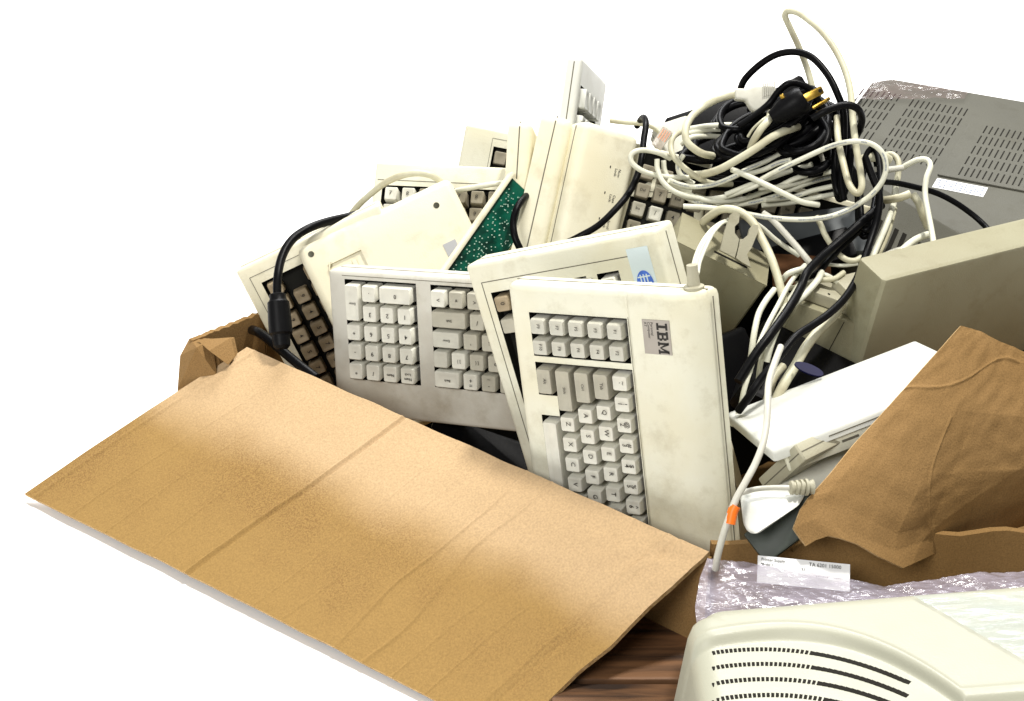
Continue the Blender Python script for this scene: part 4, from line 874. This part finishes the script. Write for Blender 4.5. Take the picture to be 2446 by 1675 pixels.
tk = thing('power_cable', 'black cord curving down the left side into a thick barrel connector', 'cable', Matrix.Identity(4))
cable('', [(1140, 672, 1.76), (1030, 700, 1.75), (900, 730, 1.735), (770, 775, 1.72), (660, 840, 1.71), (590, 920, 1.70), (545, 1020, 1.69), (522, 1130, 1.68), (515, 1240, 1.675), (520, 1330, 1.672)], 21, BLACK, 'cord', conv=A1, parent=tk)
L5 = lambda x, y: (400+x/4.546, 600+y/4.546)
mb = MB(); a = W(*L5(1195, 460), 1.668); b = W(*L5(1245, 1060), 1.66)
ln = (b-a).length; mb.lathe(a, b-a, [(0, .0065), (.001, .0082), (.006, .0085), (.0075, .0095), (.009, .0110), (ln*.5, .0118), (ln*.72, .0118), (ln*.76, .0095), (ln*.95, .0085), (ln, .006)], 22); mb.build('connector', BLACKP, tk)
cable('glossy black cord slanting behind the front edge of the tan flap', [(900, 850, 1.76), (985, 880, 1.72), (1100, 960, 1.70), (1220, 1060, 1.685), (1350, 1170, 1.67), (1500, 1290, 1.655), (1620, 1380, 1.645)], 23, BLACK, 'power_cable', conv=L5)
# cables of the middle and right
cable('bright white cable running from the beige clip down to the dark gap', [(60, 260, 1.64), (180, 340, 1.645), (320, 430, 1.65), (450, 545, 1.655), (580, 640, 1.66), (720, 730, 1.665)], 12, CABW, conv=G6)
cable('grey white cable slanting down right under the wide loop', [(330, 270, 1.665), (430, 340, 1.66), (560, 480, 1.655), (700, 640, 1.65), (800, 760, 1.645), (870, 850, 1.645)], 16, CABG, conv=G6)
cable('short cream cable dropping to the crossing black cords', [(910, 310, 1.68), (960, 400, 1.675), (1000, 500, 1.67), (1070, 615, 1.67)], 14, CABC, conv=G6)
cable('cream cable arching through the beige clip and down behind the strands', [(540, 300, 1.68), (600, 230, 1.665), (700, 165, 1.65), (790, 160, 1.642), (870, 190, 1.64), (950, 260, 1.635), (1010, 370, 1.628), (1080, 510, 1.615), (1130, 650, 1.605), (1165, 780, 1.598), (1190, 900, 1.595), (1180, 980, 1.60)], 20, CABC, conv=C3)
for i in range(3):
    cable('thin white wire of the three rising from the front keyboard boot, ' + ('left strand', 'middle strand', 'right strand')[i], [(487+i*22, 650, 1.535), (500+i*24, 560, 1.56), (540+i*26, 450, 1.59), (610+i*20, 340, 1.615), (690+i*12, 270, 1.635), (770, 235+i*10, 1.65)], 8.5, CABW if i != 1 else CABG, 'wire', 'strands from the front keyboard boot', conv=C3)
cable('thick black cord falling from the heap to the left of the big beige case', [(1440, -330, 1.67), (1520, -120, 1.665), (1590, 60, 1.66), (1585, 240, 1.655), (1545, 420, 1.65), (1480, 620, 1.64), (1420, 800, 1.625), (1340, 1000, 1.605), (1220, 1190, 1.58), (1060, 1350, 1.56), (880, 1480, 1.545), (700, 1600, 1.53), (560, 1760, 1.52), (420, 1940, 1.51), (300, 2080, 1.505), (180, 2260, 1.50), (60, 2420, 1.51)], 19, BLACK, 'power_cable', conv=lambda x, y: (1750+x/4.546, 450+y/4.546))
cable('thick black cord curving from the upper middle down to the front gap', [(1620, 180, 1.67), (1480, 300, 1.66), (1330, 430, 1.65), (1180, 560, 1.64), (1030, 690, 1.63), (900, 810, 1.615), (800, 930, 1.60), (740, 1080, 1.59), (640, 1260, 1.57), (520, 1440, 1.555), (400, 1600, 1.54), (250, 1800, 1.53), (60, 2100, 1.52)], 22, BLACK, 'power_cable', conv=G6)
cable('slim black cord crossing beside the thick pair', [(1500, 330, 1.675), (1340, 490, 1.665), (1180, 640, 1.655), (1040, 780, 1.64), (900, 930, 1.625), (650, 980, 1.63)], 16, BLACK, 'power_cable', conv=G6)
cable('black cord sweeping right across the grey monitor sticker', [(1150, 905, 1.70), (1260, 915, 1.71), (1400, 945, 1.715), (1560, 990, 1.72), (1700, 1060, 1.72), (1830, 1150, 1.72), (1920, 1230, 1.715), (1990, 1310, 1.70)], 14, BLACK, 'power_cable', conv=lambda x, y: (1746+x/3.181, 150+y/3.181))
cable('broad white cable strand, second from the left of the falling strands', [(1470, 640, 1.625), (1440, 700, 1.61), (1350, 800, 1.59), (1240, 900, 1.575), (1160, 1010, 1.56), (1110, 1120, 1.55), (1075, 1220, 1.545), (1050, 1320, 1.545)], 17, CABW, conv=C3)
cable('slender white cable strand falling furthest to the front gap', [(1345, 585, 1.635), (1290, 640, 1.62), (1220, 740, 1.60), (1140, 890, 1.58), (1060, 1040, 1.56), (990, 1200, 1.545), (930, 1380, 1.53), (880, 1540, 1.52), (850, 1680, 1.52), (790, 1800, 1.53)], 12, CABW, conv=C3)
cable('short white cable strand leftmost of the falling strands', [(1112, 770, 1.60), (1050, 850, 1.585), (995, 950, 1.575), (965, 1070, 1.565), (945, 1200, 1.56), (930, 1330, 1.56), (925, 1420, 1.565)], 15, CABW, conv=C3)
cable('thick cream cable strand, rightmost of the falling strands', [(1625, 890, 1.60), (1560, 970, 1.585), (1450, 1080, 1.57), (1350, 1210, 1.555), (1270, 1350, 1.545), (1190, 1480, 1.535), (1130, 1600, 1.53), (1090, 1720, 1.53)], 24, CABC, conv=C3)
cable('white cable strand between the slender and the broad falling strands', [(1400, 600, 1.64), (1330, 690, 1.625), (1250, 810, 1.605), (1170, 940, 1.585), (1100, 1060, 1.57), (1050, 1180, 1.56), (1010, 1320, 1.555), (990, 1450, 1.56)], 13, CABW, conv=C3)
cable('cream cable strand slipping under the crossing black cords towards the big beige case', [(1230, 760, 1.62), (1330, 740, 1.615), (1450, 700, 1.62), (1560, 690, 1.625), (1640, 640, 1.635)], 13, CABC, conv=C3)
cable('cream cable strand dropping beside the drive bay', [(1210, 800, 1.61), (1190, 900, 1.60), (1130, 1010, 1.59), (1060, 1130, 1.58), (1010, 1250, 1.575)], 14, CABC, conv=C3)
cable('cream grey cable strand low between the white ones', [(1180, 1350, 1.56), (1110, 1440, 1.55), (1070, 1560, 1.54), (1040, 1680, 1.54)], 20, CABC, conv=C3)
cable('short white cable bent beside the beige bracket', [(1475, 650, 1.625), (1530, 670, 1.625), (1600, 720, 1.63), (1660, 760, 1.64)], 11, CABW, conv=C3)
cable('short white cable hooked over between the clip and the crossing black cords', [(540, 1000, 1.615), (600, 930, 1.61), (700, 890, 1.612), (800, 870, 1.625)], 14, CABW, conv=G6)
cable('white cable dropping from the right of the heap behind the big beige case', [(1770, -60, 1.72), (1765, 80, 1.715), (1730, 230, 1.70), (1670, 400, 1.68), (1600, 560, 1.66), (1530, 720, 1.645), (1490, 820, 1.645)], 15, CABW, conv=G6)
cable('second cream cable just right of the dropping white one', [(1760, 220, 1.73), (1730, 330, 1.71), (1690, 470, 1.69), (1620, 640, 1.67), (1540, 780, 1.66)], 13, CABC, conv=G6)
cable('white cable hanging in a narrow hook at the far right of the heap', [(1300, 800, 1.74), (1350, 770, 1.735), (1420, 738, 1.73), (1490, 740, 1.725), (1515, 790, 1.72), (1485, 880, 1.715), (1475, 1000, 1.71), (1500, 1150, 1.70), (1525, 1280, 1.69), (1545, 1400, 1.68)], 14, CABW, conv=lambda x, y: (1746+x/3.181, 150+y/3.181))
cable('cream cable arching inside the far right hook', [(1180, 700, 1.745), (1230, 700, 1.74), (1270, 750, 1.735), (1270, 850, 1.73), (1250, 960, 1.725), (1240, 1040, 1.73)], 15, CABC, conv=lambda x, y: (1746+x/3.181, 150+y/3.181))
cable('thick cream cable stub lying level right of the black cords', [(1640, 130, 1.70), (1720, 120, 1.695), (1820, 100, 1.69), (1925, 60, 1.69)], 19, CABC, conv=G6)
cable('cream cable slanting down to the slatted cover', [(1960, 70, 1.745), (2020, 160, 1.74), (2060, 280, 1.74), (2120, 420, 1.75)], 19, CABC, conv=G6)
cable('thick cream cable curving over the slats to the big beige case', [(2130, 500, 1.72), (2050, 525, 1.71), (1950, 580, 1.70), (1840, 670, 1.69), (1720, 760, 1.69)], 17, CABW, conv=G6)
cable('thin grey wire over the slats', [(1900, 640, 1.70), (1780, 660, 1.69), (1640, 720, 1.67), (1520, 800, 1.66)], 7, CABG, 'wire', conv=G6)
cable('upper cream cable of the level pair left of the big case tip', [(1130, 690, 1.655), (1180, 740, 1.65), (1250, 780, 1.648), (1330, 785, 1.648), (1400, 750, 1.65)], 14, CABC, conv=G6)
cable('lower thin white cable of the level pair left of the big case tip', [(980, 820, 1.655), (1080, 832, 1.652), (1220, 838, 1.65), (1360, 820, 1.65)], 9, CABW, conv=G6)
cable('two cream cable runs tucked behind the wide loop, upper one', [(980, 745, 1.72), (1060, 720, 1.715), (1150, 715, 1.715), (1200, 740, 1.72)], 24, CABC, conv=lambda x, y: (1746+x/3.181, 150+y/3.181))
cable('level grey cable behind the wide loop', [(980, 810, 1.715), (1080, 815, 1.71), (1200, 812, 1.71), (1300, 800, 1.72)], 15, CABG, conv=lambda x, y: (1746+x/3.181, 150+y/3.181))
DS = 0.935
# cable with orange tape at the box corner
to = thing('cable', 'white cable with an orange tape band coming out over the box corner', 'cable', Matrix.Identity(4))
cable('', [(600, -60, 1.525), (555, 60, 1.50), (520, 180, 1.475), (512, 330, 1.455), (505, 460, 1.445), (480, 590, 1.435), (430, 720, 1.427), (360, 850, 1.42), (300, 960, 1.418), (255, 1080, 1.418), (215, 1200, 1.42), (180, 1330, 1.425), (165, 1420, 1.44)], 17, CABG, 'cord', conv=C4, parent=to)
mb = MB(); q = path([(*C4(300, 1000), 1.418), (*C4(280, 1040), 1.418), (*C4(262, 1120), 1.418)]); mb.tube(q, .0043, 14); mb.build('tape_band', ORANGE, to)
to2 = thing('cable', 'grey cable ending in a ribbed strain relief above the white mouse body', 'cable', Matrix.Identity(4))
cable('', [(340, 915, 1.45), (430, 890, 1.452), (540, 880, 1.455), (660, 880, 1.455)], 13, CABG, 'cord', conv=C4, parent=to2)
mb = MB(); a = W(*C4(655, 880), 1.455); b = W(*C4(815, 875), 1.458); ln = (b-a).length
pr = [(0, .0035), (.001, .0052)]
for i in range(4): pr += [(ln*(.06+.2*i), .0058+.0004*i), (ln*(.16+.2*i), .0058+.0004*i), (ln*(.18+.2*i), .0048), (ln*(.24+.2*i), .0048)]
pr += [(ln, .0065)]; mb.lathe(a, b-a, pr, 18); mb.build('strain_relief', BEIGE2, to2)
# ================================================================== FRONT: label, film, printer
mb = MB(); Ml = place((0, 0, 0), 1920, 1362, 1.452, (.99, -.10, -.02), (0, .35, .93)); LW = .0755
mb.box(-LW/2, LW/2, -.014, .0085, -.0006, 0, 0, Ml)
for s, x, y, sz in (('Printer Supply', -.035, .0055, .0034), ('Model 1', -.035, .0015, .0030), ('TA 6201 15000', .004, .0050, .0042), ('S.I.', -.002, .0005, .0030), ('- - - - - - - - - - - -', .010, -.004, .003)):
    v, f = text(s, sz, 'LEFT'); mb.add(v, f, 1, Ml@T(x, y, .0003))
tag(mb.build('paper_label', [PAPER, INK], None, None, 0), 'small white printed label on the cardboard wall behind the lavender film', 'label')
def fd2(u, v): return .003*noise.noise((u*7, v*3, 1)) + .0012*noise.noise((u*26-v*9, v*5, 4)) + .0008*noise.noise((u*90-v*50, v*8, 4)) + .0012*math.sin((u*.7+v)*60)*noise.noise((u*6, v*4, 9))
ft = Wl([(1690, 1333, 1.455), (1760, 1340, 1.452), (1900, 1362, 1.45), (2020, 1382, 1.448), (2110, 1400, 1.44), (2200, 1388, 1.445), (2320, 1372, 1.45), (2480, 1358, 1.455)])
fbm = Wl([(1668, 1535, 1.36), (1720, 1515, 1.372), (1780, 1500, 1.38), (1900, 1490, 1.384), (2050, 1480, 1.386), (2200, 1475, 1.388), (2330, 1465, 1.39), (2480, 1455, 1.392)])
fb_ = coons(ft, fbm, [ft[0], W(1672, 1380, 1.43), W(1660, 1450, 1.40), fbm[0]], [ft[-1], fbm[-1]], 180, 50, fd2, .0003); fb_.m = [0]*len(fb_.m)
tag(fb_.build('plastic_film', FILM, None, None, 60), 'crinkled lavender plastic film between the box wall and the printer', 'plastic film')
# printer: rounded body with a sunken vent panel under an arc
PX0, PX1, PY0, PY1, PH = .132, .575, .685, 1.040, .148
_a = [WZ(x, y, .150) for x, y in ((1672, 1528), (1780, 1514), (1900, 1524), (2020, 1556), (2150, 1618), (2230, 1675), (2290, 1730))]
_pf = np.polyfit([p.x for p in _a], [p.y for p in _a], 3)
def arc(x):   # back limit of the vent panel, in plan
    return float(np.polyval(_pf, min(x, _a[-1].x)))
_b = [WZ(x, y, .150) for x, y in ((1690, 1555), (1780, 1553), (1850, 1558), (1930, 1573), (1990, 1590), (2050, 1613), (2110, 1640), (2160, 1666))]
_pb = np.polyfit([p.x for p in _b], [p.y for p in _b], 3)
def varc(x): return float(np.polyval(_pb, min(x, _b[-1].x)))
def ptop(x, y):
    ex = min(x-PX0, PX1-x); ey = min(y-PY0, PY1-y)
    z = PH + .010*math.sin(math.pi*min(1, max(0, (y-PY0)/(PY1-PY0)))) + .030*min(1, max(0, (x-PX0)/.30))
    for e, r in ((ex, .018), (ey, .022)):
        if e < r: z -= r-math.sqrt(max(0, r*r-(r-e)**2))
    s = (arc(x)-y)/.010; s = min(1, max(0, s)); s = s*s*(3-2*s); z -= .007*s
    s2 = abs((arc(x)+.004)-y); z += .0012*math.exp(-(s2/.003)**2)
    return z
xs = sorted(set([PX0+.018*k/6 for k in range(7)] + list(np.linspace(PX0+.018, PX1, 330)))); ys = sorted(set(list(np.linspace(PY0, PY1-.024, 260)) + [PY1-.022*k/8 for k in range(9)]))
vs = []; fs = []
for y in ys:
    for x in xs:
        cx = max(x, PX0+.03); cy = min(y, PY1-.03); dx, dy = x-cx, y-cy; q = max(abs(dx), abs(dy)); l = math.hypot(dx, dy)
        xx, yy = (cx+dx/l*q, cy+dy/l*q) if (l > 0 and dx and dy) else (x, y)
        vs.append((xx, yy, ptop(x, y)))
nx = len(xs); ny = len(ys)
for j in range(ny-1):
    for i in range(nx-1): fs.append((j*nx+i, j*nx+i+1, (j+1)*nx+i+1, (j+1)*nx+i))
per = [i for i in range(nx)] + [j*nx+nx-1 for j in range(1, ny)] + [(ny-1)*nx+i for i in range(nx-2, -1, -1)] + [j*nx for j in range(ny-2, 0, -1)]
b0 = len(vs); n = len(per)
for k in per: x, y, z = vs[k]; vs.append((x-(.012 if x < PX0+.1 else 0), y, .036))
for k in range(n): fs.append((per[k], b0+k, b0+(k+1) % n, per[(k+1) % n]))
fs.append(tuple(b0+k for k in range(n-1, -1, -1)))
tpn = thing('printer', 'cream plastic printer with a curved vent grille at the lower right', 'printer', Matrix.Identity(4))
mb = MB(); mb.add(vs, fs); mb.build('body', mat('printer_plastic', (.38, .38, .30), .4, .4, .03, 6, .15, 600), tpn, None, 40)
for k in range(7):
    mb = MB(); off = k*.0185; x = PX0+.015-k*.002; x1 = _b[-1].x - k*.004
    while x < x1:
        y = varc(x)-off
        if y < PY0+.02: break
        t = (x-PX0)/.34; dot = t < .24; ln = .0030 if dot else .0040; slope = (varc(x+.002)-varc(x))/.002; a = math.atan(slope)
        Mx = Matrix.Translation((x, y, ptop(x, y)))@Matrix.Rotation(a, 4, 'Z'); mb.box(0, ln*.7 if dot else ln*1.25, -.0021, .0021, -.001, .0006, 0, Mx)
        x += ln*1.05 if dot else ln*math.cos(a)
    if mb.v: mb.build('vent_slot_row', VENT, tpn, None, 0)
FILM3 = film_mat('clear_bluish_film', (0.50, 0.60, 0.62), 0.13)  # thin sheet added for the pale bluish glare on the printer top
def fd4(u, v): return .0012*noise.noise((u*5, v*14, 3)) + .0008*noise.noise((u*12, v*40, 8))
def PT(x, y): return Vector((x, y, ptop(x, y)+.0025))
f3 = coons([PT(.30+.022*i, 1.022-.002*i) for i in range(13)], [PT(.40+.0135*i, .86) for i in range(13)], [PT(.30+.00833*i, 1.022-.0135*i) for i in range(13)], [PT(.562, 1.0-.0117*i) for i in range(13)], 90, 60, fd4, .0003); f3.m = [0]*len(f3.m)
tag(f3.build('plastic_wrap', FILM3, None, None, 60), 'clear bluish plastic wrap added as glare streaks across the right side of the printer top', 'plastic wrap')
